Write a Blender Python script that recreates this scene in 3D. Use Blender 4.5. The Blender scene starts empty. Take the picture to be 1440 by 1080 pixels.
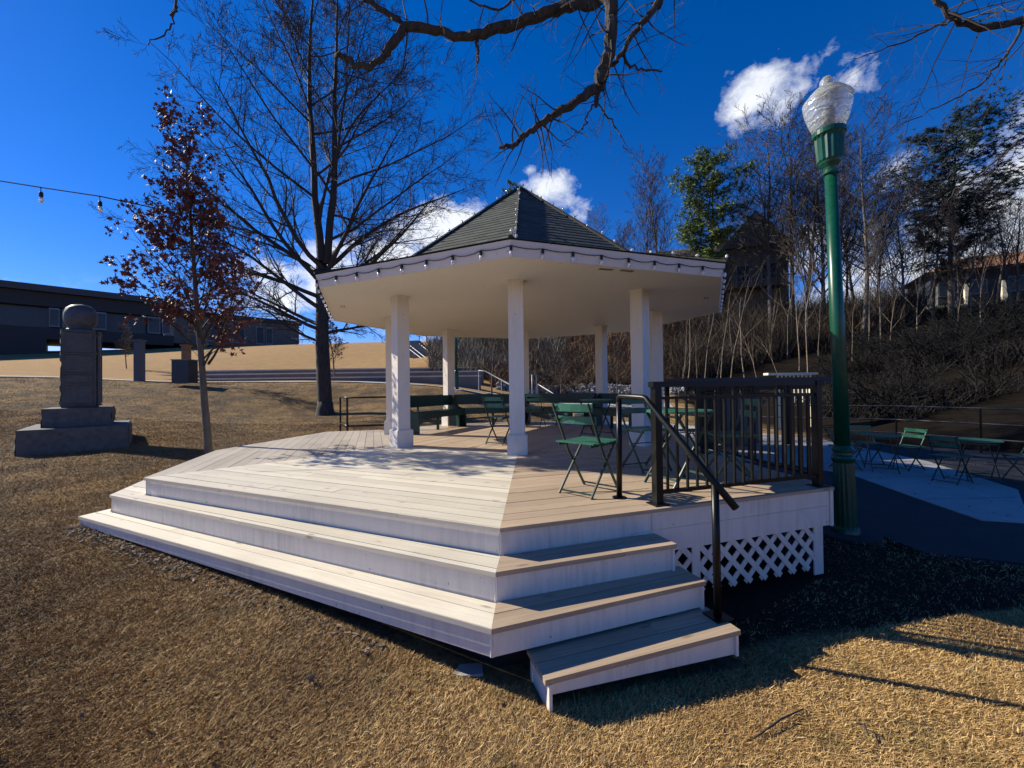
import bpy, math, random
import numpy as np
from mathutils import Vector, Matrix, Quaternion
R = math.radians
sc = bpy.context.scene
COL = sc.collection
rng = random.Random(7)

# ------------------------------------------------------------------ camera
EYE = 1.74
F = 589.0                      # focal length in pixels of a 1440 px wide picture
PITCH, ROLL = 0.0098, -0.0125
cam_d = bpy.data.cameras.new('camera'); cam = bpy.data.objects.new('camera', cam_d); COL.objects.link(cam)
cam_d.sensor_width = 36; cam_d.lens = 36*F/1440; cam_d.clip_end = 3000; cam_d.clip_start = .05
fw = Vector((0, math.cos(PITCH), math.sin(PITCH)))
rt = Vector((math.cos(ROLL), 0, math.sin(ROLL))); rt = (rt - fw*rt.dot(fw)).normalized(); up = rt.cross(fw)
cam.matrix_world = Matrix(((rt.x, up.x, -fw.x, 0), (rt.y, up.y, -fw.y, 0), (rt.z, up.z, -fw.z, EYE), (0, 0, 0, 1)))
sc.camera = cam
def ray(px, py):
    d = fw + rt*((px-720)/F) + up*(-(py-540)/F); return d
def onz(px, py, z):
    d = ray(px, py); t = (z-EYE)/d.z; return Vector((d.x*t, d.y*t, z))
def ony(px, py, y):
    d = ray(px, py); t = y/d.y; return Vector((d.x*t, y, EYE+d.z*t))

# ------------------------------------------------------------------ light
SUN_AZ, SUN_EL = -69.5, 33.5      # azimuth from +Y towards +X
sdir = Vector((math.sin(R(SUN_AZ))*math.cos(R(SUN_EL)), math.cos(R(SUN_AZ))*math.cos(R(SUN_EL)), math.sin(R(SUN_EL))))
sl = bpy.data.lights.new('sun', 'SUN'); so = bpy.data.objects.new('sun', sl); COL.objects.link(so)
sl.energy = 5.0; sl.angle = R(.5); sl.color = (1, .93, .77)
so.rotation_euler = sdir.to_track_quat('Z', 'Y').to_euler(); so.location = (0, 0, 30)
w = bpy.data.worlds.new('World'); sc.world = w; w.use_nodes = True
nt = w.node_tree; nt.nodes.clear()
def N(nt, t, **k):
    n = nt.nodes.new(t)
    for a, b in k.items():
        if a.startswith('i_'):
            n.inputs[a[2:].replace('_', ' ')].default_value = b
        else: setattr(n, a, b)
    return n
def Lk(nt, a, b): nt.links.new(a, b)
def MATH(nt, op, a, b=None, clamp=False):
    n = nt.nodes.new('ShaderNodeMath'); n.operation = op; n.use_clamp = clamp
    for i, v in enumerate((a, b)):
        if v is None: continue
        if isinstance(v, (int, float)): n.inputs[i].default_value = v
        else: nt.links.new(v, n.inputs[i])
    return n.outputs[0]
def MIX(nt, f, a, b, blend='MIX'):
    n = nt.nodes.new('ShaderNodeMix'); n.data_type = 'RGBA'; n.blend_type = blend
    for s, v in ((n.inputs[0], f), (n.inputs[6], a), (n.inputs[7], b)):
        if isinstance(v, (int, float)): s.default_value = v
        elif isinstance(v, tuple): s.default_value = (*v[:3], 1)
        else: nt.links.new(v, s)
    return n.outputs[2]
def RAMP(nt, f, p0, p1, c0=(0, 0, 0), c1=(1, 1, 1)):
    n = nt.nodes.new('ShaderNodeValToRGB'); n.color_ramp.elements[0].position = p0; n.color_ramp.elements[1].position = p1
    n.color_ramp.elements[0].color = (*c0, 1); n.color_ramp.elements[1].color = (*c1, 1)
    nt.links.new(f, n.inputs[0]); return n.outputs[0]
sky = N(nt, 'ShaderNodeTexSky', sky_type='NISHITA', sun_disc=False, sun_elevation=R(SUN_EL), sun_rotation=R(SUN_AZ),
        altitude=1500, air_density=1.0, dust_density=.1, ozone_density=4.0)
hsv = N(nt, 'ShaderNodeHueSaturation', i_Saturation=1.34, i_Value=1.0); Lk(nt, sky.outputs[0], hsv.inputs['Color'])
tint = MIX(nt, 1.0, hsv.outputs[0], (.92, .80, 1.12), 'MULTIPLY')
geo = N(nt, 'ShaderNodeTexCoord')
dirv = geo.outputs['Generated']
# clouds: fractal noise inside soft patches of the sky
CL = [(1078, 120, .085, .9), (1120, 98, .06, .62), (1195, 108, .08, .30), (640, 315, .095, 1.15), (600, 335, .10, 1.1), (560, 365, .11, 1.1), (470, 400, .14, 1.05), (772, 262, .065, .95), (800, 285, .05, .6),
      (745, 238, .03, .6), (400, 410, .13, .7), (1190, 350, .12, .55), (1250, 410, .16, .75), (1290, 300, .10, .30), (1420, 240, .15, .75), (1450, 320, .19, .95), (1370, 265, .12, .6),
      (560, 440, .1, .6), (950, 380, .1, .35), (810, 300, .05, .5), (1060, 175, .06, .5)]
mask = None
for (px, py, s, a) in CL:
    d = ray(px, py).normalized()
    vm = N(nt, 'ShaderNodeVectorMath', operation='SUBTRACT'); Lk(nt, dirv, vm.inputs[0]); vm.inputs[1].default_value = d
    sv = N(nt, 'ShaderNodeVectorMath', operation='MULTIPLY'); Lk(nt, vm.outputs[0], sv.inputs[0]); sv.inputs[1].default_value = (1, 1, 1.7)
    ln = N(nt, 'ShaderNodeVectorMath', operation='LENGTH'); Lk(nt, sv.outputs[0], ln.inputs[0])
    q = MATH(nt, 'DIVIDE', ln.outputs['Value'], s*1.25)
    e = MATH(nt, 'MULTIPLY', MATH(nt, 'SUBTRACT', 1.0, q, True), a*1.2)
    mask = e if mask is None else MATH(nt, 'MAXIMUM', mask, e)
cn = N(nt, 'ShaderNodeTexNoise', i_Scale=13.0, i_Detail=12.0, i_Roughness=.62, i_Distortion=.12)
mp = N(nt, 'ShaderNodeMapping'); mp.inputs['Scale'].default_value = (1, 1, 1.3); mp.inputs['Location'].default_value = (2.3, 1.1, .4); Lk(nt, dirv, mp.inputs['Vector']); Lk(nt, mp.outputs[0], cn.inputs['Vector'])
# far clouds low over the horizon all round
sepd = N(nt, 'ShaderNodeSeparateXYZ'); Lk(nt, dirv, sepd.inputs[0])
band = MATH(nt, 'MULTIPLY', MATH(nt, 'SUBTRACT', 1.0, MATH(nt, 'ABSOLUTE', MATH(nt, 'DIVIDE', MATH(nt, 'SUBTRACT', sepd.outputs[2], .09), .12)), True), .30)
mask = MATH(nt, 'MAXIMUM', mask, band)
cov = MATH(nt, 'ADD', MATH(nt, 'MULTIPLY', mask, 1.15), MATH(nt, 'MULTIPLY', MATH(nt, 'SUBTRACT', cn.outputs[0], .5), 2.6))
cmask = RAMP(nt, cov, .30, 1.0)
cgate = RAMP(nt, mask, .02, .22)
cm = MATH(nt, 'MULTIPLY', cmask, cgate)
cm = MATH(nt, 'MULTIPLY', cm, .92)
cloudcol = MIX(nt, cn.outputs[0], (5.0, 5.6, 6.6), (9.5, 9.5, 9.6))
skyc = MIX(nt, cm, tint, cloudcol)
bg = N(nt, 'ShaderNodeBackground', i_Strength=.092); Lk(nt, skyc, bg.inputs['Color'])
wo = N(nt, 'ShaderNodeOutputWorld'); Lk(nt, bg.outputs[0], wo.inputs['Surface'])
sc.view_settings.view_transform = 'Standard'; sc.view_settings.look = 'None'; sc.view_settings.exposure = 0.55; sc.view_settings.gamma = 1
sc.cycles.max_bounces = 8; sc.cycles.diffuse_bounces = 4; sc.cycles.transparent_max_bounces = 12

# ------------------------------------------------------------------ materials
MATS = {}
def mat(name, c1, c2=None, rough=.7, scale=8.0, bump=0.0, bscale=None, metal=0.0, detail=5, spec=.5, rnd=0.0, stretch=None, coords='Object', spots=None):
    """principled material: two natural colours mixed by noise, optional bump, optional per-face variation"""
    if name in MATS: return MATS[name]
    m = bpy.data.materials.new(name); m.use_nodes = True; t = m.node_tree
    b = t.nodes['Principled BSDF']; b.inputs['Roughness'].default_value = rough; b.inputs['Metallic'].default_value = metal
    b.inputs['Specular IOR Level'].default_value = spec
    tc = N(t, 'ShaderNodeTexCoord'); vec = tc.outputs[coords]
    if coords == 'World':
        pass
    if stretch:
        mpn = N(t, 'ShaderNodeMapping'); mpn.inputs['Scale'].default_value = stretch; Lk(t, vec, mpn.inputs['Vector']); vec = mpn.outputs[0]
    nz = N(t, 'ShaderNodeTexNoise', i_Scale=scale, i_Detail=float(detail), i_Roughness=.6); Lk(t, vec, nz.inputs['Vector'])
    col = MIX(t, RAMP(t, nz.outputs[0], .3, .7), c1, c2 or tuple(x*.8 for x in c1))
    if spots:
        n2 = N(t, 'ShaderNodeTexNoise', i_Scale=spots[1], i_Detail=6.0, i_Roughness=.7); Lk(t, vec, n2.inputs['Vector'])
        col = MIX(t, RAMP(t, n2.outputs[0], spots[2], spots[2]+.08), col, spots[0])
    if rnd:
        at = N(t, 'ShaderNodeAttribute', attribute_name='rnd')
        k = MATH(t, 'ADD', MATH(t, 'MULTIPLY', at.outputs['Fac'], rnd*2), 1-rnd)
        cc = N(t, 'ShaderNodeCombineColor'); [Lk(t, k, cc.inputs[i]) for i in range(3)]
        col = MIX(t, 1.0, col, cc.outputs[0], 'MULTIPLY')
    Lk(t, col, b.inputs['Base Color'])
    if bump:
        bn = N(t, 'ShaderNodeTexNoise', i_Scale=bscale or scale*4, i_Detail=6.0, i_Roughness=.65); Lk(t, vec, bn.inputs['Vector'])
        bp = N(t, 'ShaderNodeBump', i_Strength=min(1.0, bump*10), i_Distance=bump); Lk(t, bn.outputs[0], bp.inputs['Height']); Lk(t, bp.outputs[0], b.inputs['Normal'])
    MATS[name] = m; return m

def wood_mat(name, ca, cb, dark, rough=.55, grain=1.0, knots=.5, rnd=.14, spec=.4):
    m = bpy.data.materials.new(name); m.use_nodes = True; t = m.node_tree; b = t.nodes['Principled BSDF']
    b.inputs['Specular IOR Level'].default_value = spec
    uv = N(t, 'ShaderNodeUVMap', uv_map='wood'); at = N(t, 'ShaderNodeAttribute', attribute_name='rnd')
    sp = N(t, 'ShaderNodeSeparateXYZ'); Lk(t, uv.outputs[0], sp.inputs[0])
    cb_ = N(t, 'ShaderNodeCombineXYZ'); Lk(t, MATH(t, 'MULTIPLY', sp.outputs[0], 1.6), cb_.inputs[0]); Lk(t, MATH(t, 'MULTIPLY', sp.outputs[1], 34), cb_.inputs[1]); Lk(t, MATH(t, 'MULTIPLY', at.outputs['Fac'], 91), cb_.inputs[2])
    n1 = N(t, 'ShaderNodeTexNoise', i_Scale=1.6, i_Detail=6.0, i_Roughness=.62, i_Distortion=.8); Lk(t, cb_.outputs[0], n1.inputs['Vector'])
    c = MIX(t, RAMP(t, n1.outputs[0], .32, .68), ca, cb)
    cb2 = N(t, 'ShaderNodeCombineXYZ'); Lk(t, MATH(t, 'MULTIPLY', sp.outputs[0], 2.0), cb2.inputs[0]); Lk(t, MATH(t, 'MULTIPLY', sp.outputs[1], 6.5), cb2.inputs[1]); Lk(t, MATH(t, 'MULTIPLY', at.outputs['Fac'], 53), cb2.inputs[2])
    vo = N(t, 'ShaderNodeTexVoronoi', i_Scale=1.5); Lk(t, cb2.outputs[0], vo.inputs['Vector'])
    kn = RAMP(t, vo.outputs['Distance'], .06, .17, (knots,)*3, (0, 0, 0))
    c = MIX(t, kn, c, dark)
    n3 = N(t, 'ShaderNodeTexNoise', i_Scale=1.3, i_Detail=4.0); tco = N(t, 'ShaderNodeTexCoord'); Lk(t, tco.outputs['Object'], n3.inputs['Vector'])
    c = MIX(t, MATH(t, 'MULTIPLY', RAMP(t, n3.outputs[0], .45, .75), .35), c, tuple(x*.72 for x in cb))
    k = MATH(t, 'ADD', MATH(t, 'MULTIPLY', at.outputs['Fac'], rnd*2), 1-rnd)
    cc = N(t, 'ShaderNodeCombineColor'); [Lk(t, k, cc.inputs[i]) for i in range(3)]
    c = MIX(t, 1.0, c, cc.outputs[0], 'MULTIPLY'); Lk(t, c, b.inputs['Base Color'])
    Lk(t, MATH(t, 'ADD', MATH(t, 'MULTIPLY', n1.outputs[0], .3), rough-.15), b.inputs['Roughness'])
    bp = N(t, 'ShaderNodeBump', i_Strength=.5*grain, i_Distance=.002); Lk(t, n1.outputs[0], bp.inputs['Height']); Lk(t, bp.outputs[0], b.inputs['Normal'])
    MATS[name] = m; return m
M_PALE = wood_mat('glare_pine', (.78, .71, .56), (.63, .55, .42), (.28, .19, .11), .45, knots=.75, spec=.6, rnd=.10)  # front-left deck pine, whitened to paint in the raking sun glare
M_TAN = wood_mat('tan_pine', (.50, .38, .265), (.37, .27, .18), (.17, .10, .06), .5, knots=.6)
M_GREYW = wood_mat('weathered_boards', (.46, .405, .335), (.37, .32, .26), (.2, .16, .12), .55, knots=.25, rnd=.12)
M_NOSE = wood_mat('edge_grain', (.22, .13, .075), (.15, .085, .05), (.09, .05, .03), .6)
def painted(name, c, stain, amount=.5, rough=.45, streak=True):
    m = bpy.data.materials.new(name); m.use_nodes = True; t = m.node_tree; b = t.nodes['Principled BSDF']
    tc = N(t, 'ShaderNodeTexCoord'); mpn = N(t, 'ShaderNodeMapping'); mpn.inputs['Scale'].default_value = (7, 7, .8 if streak else 7); Lk(t, tc.outputs['Object'], mpn.inputs['Vector'])
    n = N(t, 'ShaderNodeTexNoise', i_Scale=3.0, i_Detail=7.0, i_Roughness=.65); Lk(t, mpn.outputs[0], n.inputs['Vector'])
    n2 = N(t, 'ShaderNodeTexNoise', i_Scale=1.2, i_Detail=4.0); Lk(t, tc.outputs['Object'], n2.inputs['Vector'])
    f = MATH(t, 'MULTIPLY', MATH(t, 'MULTIPLY', RAMP(t, n.outputs[0], .42, .72), RAMP(t, n2.outputs[0], .3, .7)), amount)
    c_ = MIX(t, f, c, stain)
    n4 = N(t, 'ShaderNodeTexNoise', i_Scale=22.0, i_Detail=3.0); Lk(t, tc.outputs['Object'], n4.inputs['Vector'])
    c_ = MIX(t, RAMP(t, n4.outputs[0], .70, .76), c_, tuple(x*.6 for x in stain))
    Lk(t, c_, b.inputs['Base Color']); b.inputs['Roughness'].default_value = rough
    bp = N(t, 'ShaderNodeBump', i_Strength=.25, i_Distance=.003); Lk(t, n.outputs[0], bp.inputs['Height']); Lk(t, bp.outputs[0], b.inputs['Normal'])
    MATS[name] = m; return m
M_WHITE = painted('white_paint', (.78, .70, .61), (.46, .42, .37), .8)
M_COLW = painted('column_paint', (.76, .69, .62), (.52, .48, .45), .45, streak=True)
M_SOFF = painted('soffit_paint', (.76, .70, .62), (.55, .48, .38), .35, .6, streak=False)
M_FASC = painted('fascia_paint', (.72, .66, .63), (.5, .45, .42), .35, .6, streak=False)
M_BLACK = mat('black_metal', (.004, .004, .004), (.007, .007, .007), rough=.36, scale=30, spec=.25)
M_GRAIL = mat('galvanised_metal', (.55, .55, .53), (.45, .45, .44), rough=.35, metal=.6)
M_BENCH = mat('dark_green_paint', (.008, .045, .030), (.006, .03, .02), rough=.4, scale=6, bump=.001)
M_CHAIR = mat('bistro_green_paint', (.040, .175, .105), (.022, .11, .066), rough=.32, scale=14, spec=.6)
M_CHLEG = mat('bistro_leg_paint', (.012, .04, .028), (.02, .05, .035), rough=.35, scale=14, spec=.6)
M_LAMP = mat('lamp_green_paint', (.003, .080, .042), (.002, .05, .027), rough=.34, scale=22, spec=.5, bump=.0008, bscale=40, spots=((.02, .05, .03), 35, .68))
M_BARK = mat('dark_bark', (.075, .062, .052), (.022, .018, .016), rough=.9, scale=16, bump=.05, bscale=22, stretch=(1, 1, .2))
M_BARKG = mat('grey_bark', (.16, .135, .11), (.07, .058, .048), rough=.9, scale=12, bump=.015, bscale=28, stretch=(1, 1, .3))
M_TWIG = mat('twig_bark', (.055, .042, .035), (.03, .024, .02), rough=.85, scale=5)
M_TWIGW = mat('brown_twig', (.085, .062, .045), (.045, .034, .026), rough=.85, scale=3)
M_TWIGP = mat('pale_sapling_bark', (.30, .23, .155), (.13, .095, .065), rough=.8, scale=6)
M_RED = mat('dry_red_leaf', (.17, .042, .022), (.09, .024, .016), rough=.6, scale=6, rnd=.5)
M_PINE = mat('pine_needle', (.21, .26, .055), (.10, .15, .04), rough=.6, scale=2.0, rnd=.4)
M_PINED = mat('dark_pine_needle', (.02, .045, .03), (.012, .028, .02), rough=.6, scale=2.0, rnd=.4)
M_CONC = mat('pale_concrete', (.42, .40, .38), (.34, .325, .30), rough=.85, scale=3, bump=.002, bscale=60)
M_CONCD = mat('asphalt_concrete', (.030, .030, .031), (.020, .020, .021), rough=.9, scale=3, bump=.002, bscale=60)
M_TIER = mat('grey_seat_wall', (.20, .185, .17), (.15, .14, .13), rough=.85, scale=1.5, bump=.003, bscale=20)
M_TIERT = mat('sunlit_seat_cap', (.62, .58, .52), (.5, .47, .42), rough=.8, scale=2)  # paler than the wall faces: sunlit edges put into the colour
M_GRAN = mat('rough_granite', (.13, .13, .125), (.07, .07, .07), rough=.85, scale=9, bump=.03, bscale=9, spots=((.25, .25, .24), 60, .66))
M_GRAND = mat('dressed_granite', (.10, .10, .10), (.06, .06, .062), rough=.6, scale=12, bump=.004, bscale=50, spots=((.18, .18, .18), 90, .66))
M_STONE = mat('rubble_stone', (.40, .375, .34), (.17, .155, .135), rough=.9, scale=4, bump=.02, bscale=12, rnd=.45)
M_DARK = mat('dark_cladding', (.014, .015, .018), (.010, .010, .012), rough=.6, scale=2)
M_DARK2 = mat('grey_cladding', (.10, .095, .088), (.07, .066, .062), rough=.7, scale=2)
M_DARKG = mat('dark_window_glass', (.015, .02, .028), (.025, .032, .04), rough=.25, scale=1, spec=.35)
M_WINF = mat('window_frame_paint', (.16, .18, .20), (.12, .135, .15), rough=.5)
M_HROOF = mat('weathered_shingle_roof', (.15, .13, .10), (.09, .08, .062), rough=.9, scale=5, bump=.02, bscale=8)
M_HWALL = mat('stone_house_wall', (.20, .175, .13), (.09, .08, .06), rough=.9, scale=3, bump=.03, bscale=7)
M_TROOF = mat('orange_tile_roof', (.40, .20, .10), (.27, .13, .07), rough=.85, scale=4, bump=.02, bscale=6)
M_REDW = mat('red_wall_paint', (.25, .03, .02), (.2, .02, .02), rough=.7)
M_MULCH = mat('bark_mulch', (.30, .23, .17), (.06, .042, .03), rough=.9, scale=20, rnd=.6)
M_BIN = mat('blue_black_paint', (.012, .022, .032), (.01, .016, .024), rough=.45)
M_COL2 = mat('blue_grey_column_paint', (.07, .085, .11), (.055, .065, .085), rough=.7)
M_TANB = mat('tan_brick', (.30, .17, .08), (.2, .11, .055), rough=.9, scale=9)
M_CABLE = mat('black_rubber', (.01, .01, .01), rough=.6)
M_CREAM = mat('cream_lattice_paint', (.80, .72, .52), (.7, .62, .44), rough=.6)

M_BRUSH = mat('dry_brush', (.27, .165, .09), (.10, .065, .04), rough=.9, scale=1.2, rnd=.6)
M_BRUSHG = mat('grey_brush', (.22, .19, .15), (.10, .085, .065), rough=.9, scale=1.2, rnd=.6)
M_BRUSH_SHADE = mat('shade_black_brush', (.011, .008, .0055), (.006, .0045, .0035), rough=.95, scale=1.2, rnd=.6)  # near-black: the right-hand bank's deep shade is put into the colour
def glass_mat(name, col, rough, trans, emis=0):
    m = bpy.data.materials.new(name); m.use_nodes = True; t = m.node_tree; b = t.nodes['Principled BSDF']
    b.inputs['Base Color'].default_value = (*col, 1); b.inputs['Roughness'].default_value = rough; b.inputs['Transmission Weight'].default_value = trans; b.inputs['IOR'].default_value = 1.35
    tc = N(t, 'ShaderNodeTexCoord'); wv = N(t, 'ShaderNodeTexWave', i_Scale=5.0, i_Distortion=7.0, i_Detail=3.0); wv.bands_direction = 'Z'; wv.inputs['Detail Scale'].default_value = 2.5; Lk(t, tc.outputs['Object'], wv.inputs['Vector'])
    bp = N(t, 'ShaderNodeBump', i_Strength=.5, i_Distance=.01); Lk(t, wv.outputs[0], bp.inputs['Height']); Lk(t, bp.outputs[0], b.inputs['Normal'])
    MATS[name] = m; return m
M_GLOBE = glass_mat('prismatic_glass', (.90, .91, .86), .16, .72)
M_BULB = glass_mat('clear_bulb_glass', (.95, .93, .88), .12, .45)

def shingle_mat():
    m = bpy.data.materials.new('green_shingles'); m.use_nodes = True; t = m.node_tree; b = t.nodes['Principled BSDF']
    uv = N(t, 'ShaderNodeUVMap', uv_map='wood')
    br = N(t, 'ShaderNodeTexBrick', i_Scale=1.0, i_Mortar_Size=.006, i_Brick_Width=.22, i_Row_Height=.115, i_Bias=-.2); br.offset = .5
    br.inputs['Color1'].default_value = (.030, .036, .031, 1); br.inputs['Color2'].default_value = (.075, .080, .066, 1); br.inputs['Mortar'].default_value = (.012, .015, .012, 1)
    Lk(t, uv.outputs[0], br.inputs['Vector'])
    nz = N(t, 'ShaderNodeTexNoise', i_Scale=5.0, i_Detail=6.0); Lk(t, uv.outputs[0], nz.inputs['Vector'])
    n2 = N(t, 'ShaderNodeTexNoise', i_Scale=90.0, i_Detail=3.0); Lk(t, uv.outputs[0], n2.inputs['Vector'])
    c = MIX(t, RAMP(t, nz.outputs[0], .35, .7), br.outputs[0], MIX(t, 1.0, br.outputs[0], (1.35, 1.3, 1.2), 'MULTIPLY'))
    c = MIX(t, MATH(t, 'MULTIPLY', RAMP(t, n2.outputs[0], .4, .65), .35), c, (.12, .13, .11))
    Lk(t, c, b.inputs['Base Color']); b.inputs['Roughness'].default_value = .9
    bp = N(t, 'ShaderNodeBump', i_Strength=.8, i_Distance=.006); Lk(t, n2.outputs[0], bp.inputs['Height']); Lk(t, bp.outputs[0], b.inputs['Normal'])
    return m
M_SHING = shingle_mat()

def ground_mat():
    m = bpy.data.materials.new('dormant_lawn'); m.use_nodes = True; t = m.node_tree; b = t.nodes['Principled BSDF']
    tc = N(t, 'ShaderNodeTexCoord'); P = tc.outputs['Object']
    def nz(s, d=6.0, r=.6, st=None):
        v = P
        if st:
            mm = N(t, 'ShaderNodeMapping'); mm.inputs['Scale'].default_value = st; Lk(t, P, mm.inputs['Vector']); v = mm.outputs[0]
        n = N(t, 'ShaderNodeTexNoise', i_Scale=s, i_Detail=d, i_Roughness=r); Lk(t, v, n.inputs['Vector']); return n.outputs[0]
    big, mid, fine = nz(.22, 4.0), nz(1.3, 6.0), nz(26, 6.0, .75)
    straw = MIX(t, RAMP(t, fine, .35, .65), (.17, .10, .042), (.36, .235, .105))
    brown = MIX(t, RAMP(t, fine, .35, .65), (.055, .036, .02), (.15, .10, .055))
    c = MIX(t, RAMP(t, mid, .46, .68), straw, brown)
    sp = N(t, 'ShaderNodeSeparateXYZ'); Lk(t, P, sp.inputs[0])
    # sunlit far bank is cleaner straw; worn brown slope behind the deck
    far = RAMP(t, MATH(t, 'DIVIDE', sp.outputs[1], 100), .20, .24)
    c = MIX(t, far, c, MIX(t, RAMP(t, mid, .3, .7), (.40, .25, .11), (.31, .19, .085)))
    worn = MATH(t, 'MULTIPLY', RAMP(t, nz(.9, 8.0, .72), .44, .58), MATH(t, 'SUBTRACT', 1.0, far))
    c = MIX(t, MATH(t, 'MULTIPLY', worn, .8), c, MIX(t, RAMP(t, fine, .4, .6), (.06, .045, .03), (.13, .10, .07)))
    # leaf mould under the wood, blackened to paint in the right-hand bank's deep shade
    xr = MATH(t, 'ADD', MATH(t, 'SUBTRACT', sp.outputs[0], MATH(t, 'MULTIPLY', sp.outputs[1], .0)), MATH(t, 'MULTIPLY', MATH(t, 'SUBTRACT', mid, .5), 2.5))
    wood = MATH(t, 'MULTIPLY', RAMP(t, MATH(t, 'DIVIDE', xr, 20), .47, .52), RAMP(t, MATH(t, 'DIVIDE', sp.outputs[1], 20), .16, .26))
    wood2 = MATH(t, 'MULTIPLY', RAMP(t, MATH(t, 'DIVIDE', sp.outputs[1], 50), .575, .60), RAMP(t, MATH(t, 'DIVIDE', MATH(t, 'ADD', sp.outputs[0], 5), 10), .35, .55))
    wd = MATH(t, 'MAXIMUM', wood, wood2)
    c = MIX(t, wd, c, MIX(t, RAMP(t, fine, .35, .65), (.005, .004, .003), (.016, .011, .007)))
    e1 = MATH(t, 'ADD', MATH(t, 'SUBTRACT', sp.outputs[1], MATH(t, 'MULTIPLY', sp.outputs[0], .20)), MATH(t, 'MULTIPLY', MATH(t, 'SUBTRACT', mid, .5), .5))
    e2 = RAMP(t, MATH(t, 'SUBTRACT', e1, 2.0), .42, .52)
    steps_shade = MATH(t, 'MULTIPLY', MATH(t, 'MULTIPLY', e2, RAMP(t, MATH(t, 'DIVIDE', sp.outputs[0], 10), .135, .15)), RAMP(t, MATH(t, 'DIVIDE', sp.outputs[1], 10), .5, .7, (1, 1, 1), (0, 0, 0)))  # painted shade: dark ground follows the shadow edge of deck and steps
    c = MIX(t, steps_shade, c, MIX(t, RAMP(t, fine, .35, .65), (.010, .008, .006), (.035, .026, .018)))
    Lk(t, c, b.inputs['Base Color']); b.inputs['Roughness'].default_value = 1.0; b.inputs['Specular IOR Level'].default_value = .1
    hh = MATH(t, 'ADD', MATH(t, 'MULTIPLY', fine, .5), mid)
    bp = N(t, 'ShaderNodeBump', i_Strength=.9, i_Distance=.05); Lk(t, hh, bp.inputs['Height']); Lk(t, bp.outputs[0], b.inputs['Normal'])
    return m
def blade_mat():
    m = bpy.data.materials.new('straw_blades'); m.use_nodes = True; t = m.node_tree; b = t.nodes['Principled BSDF']
    at = N(t, 'ShaderNodeAttribute', attribute_name='rnd')
    r = N(t, 'ShaderNodeValToRGB'); e = r.color_ramp.elements; e[0].position = 0; e[0].color = (.15, .078, .027, 1); e[1].position = 1; e[1].color = (.85, .63, .32, 1)
    x = e.new(.35); x.color = (.40, .235, .078, 1); x = e.new(.7); x.color = (.66, .45, .19, 1)
    Lk(t, at.outputs['Fac'], r.inputs[0])
    tc = N(t, 'ShaderNodeTexCoord'); n = N(t, 'ShaderNodeTexNoise', i_Scale=1.1, i_Detail=5.0); Lk(t, tc.outputs['Object'], n.inputs['Vector'])
    n2 = N(t, 'ShaderNodeTexNoise', i_Scale=.55, i_Detail=5.0, i_Roughness=.65); Lk(t, tc.outputs['Object'], n2.inputs['Vector'])
    c = MIX(t, MATH(t, 'MULTIPLY', RAMP(t, n.outputs[0], .48, .70), .6), r.outputs[0], (.19, .09, .030))
    n5 = N(t, 'ShaderNodeTexNoise', i_Scale=2.7, i_Detail=4.0); Lk(t, tc.outputs['Object'], n5.inputs['Vector'])
    c = MIX(t, MATH(t, 'MULTIPLY', RAMP(t, n5.outputs[0], .60, .70), .45), c, (.10, .095, .035))
    sp = N(t, 'ShaderNodeSeparateXYZ'); Lk(t, tc.outputs['Object'], sp.inputs[0])
    # the lawn is browner and thinner on the left of the steps
    left = RAMP(t, MATH(t, 'ADD', MATH(t, 'DIVIDE', MATH(t, 'SUBTRACT', 0, sp.outputs[0]), 6.0), MATH(t, 'MULTIPLY', MATH(t, 'SUBTRACT', n2.outputs[0], .5), .6)), .05, .55)
    c = MIX(t, MATH(t, 'MULTIPLY', left, .55), c, (.12, .062, .024))
    Lk(t, c, b.inputs['Base Color']); b.inputs['Roughness'].default_value = .7; b.inputs['Specular IOR Level'].default_value = .25
    return m
M_GROUND, M_BLADE = ground_mat(), blade_mat()

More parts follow.
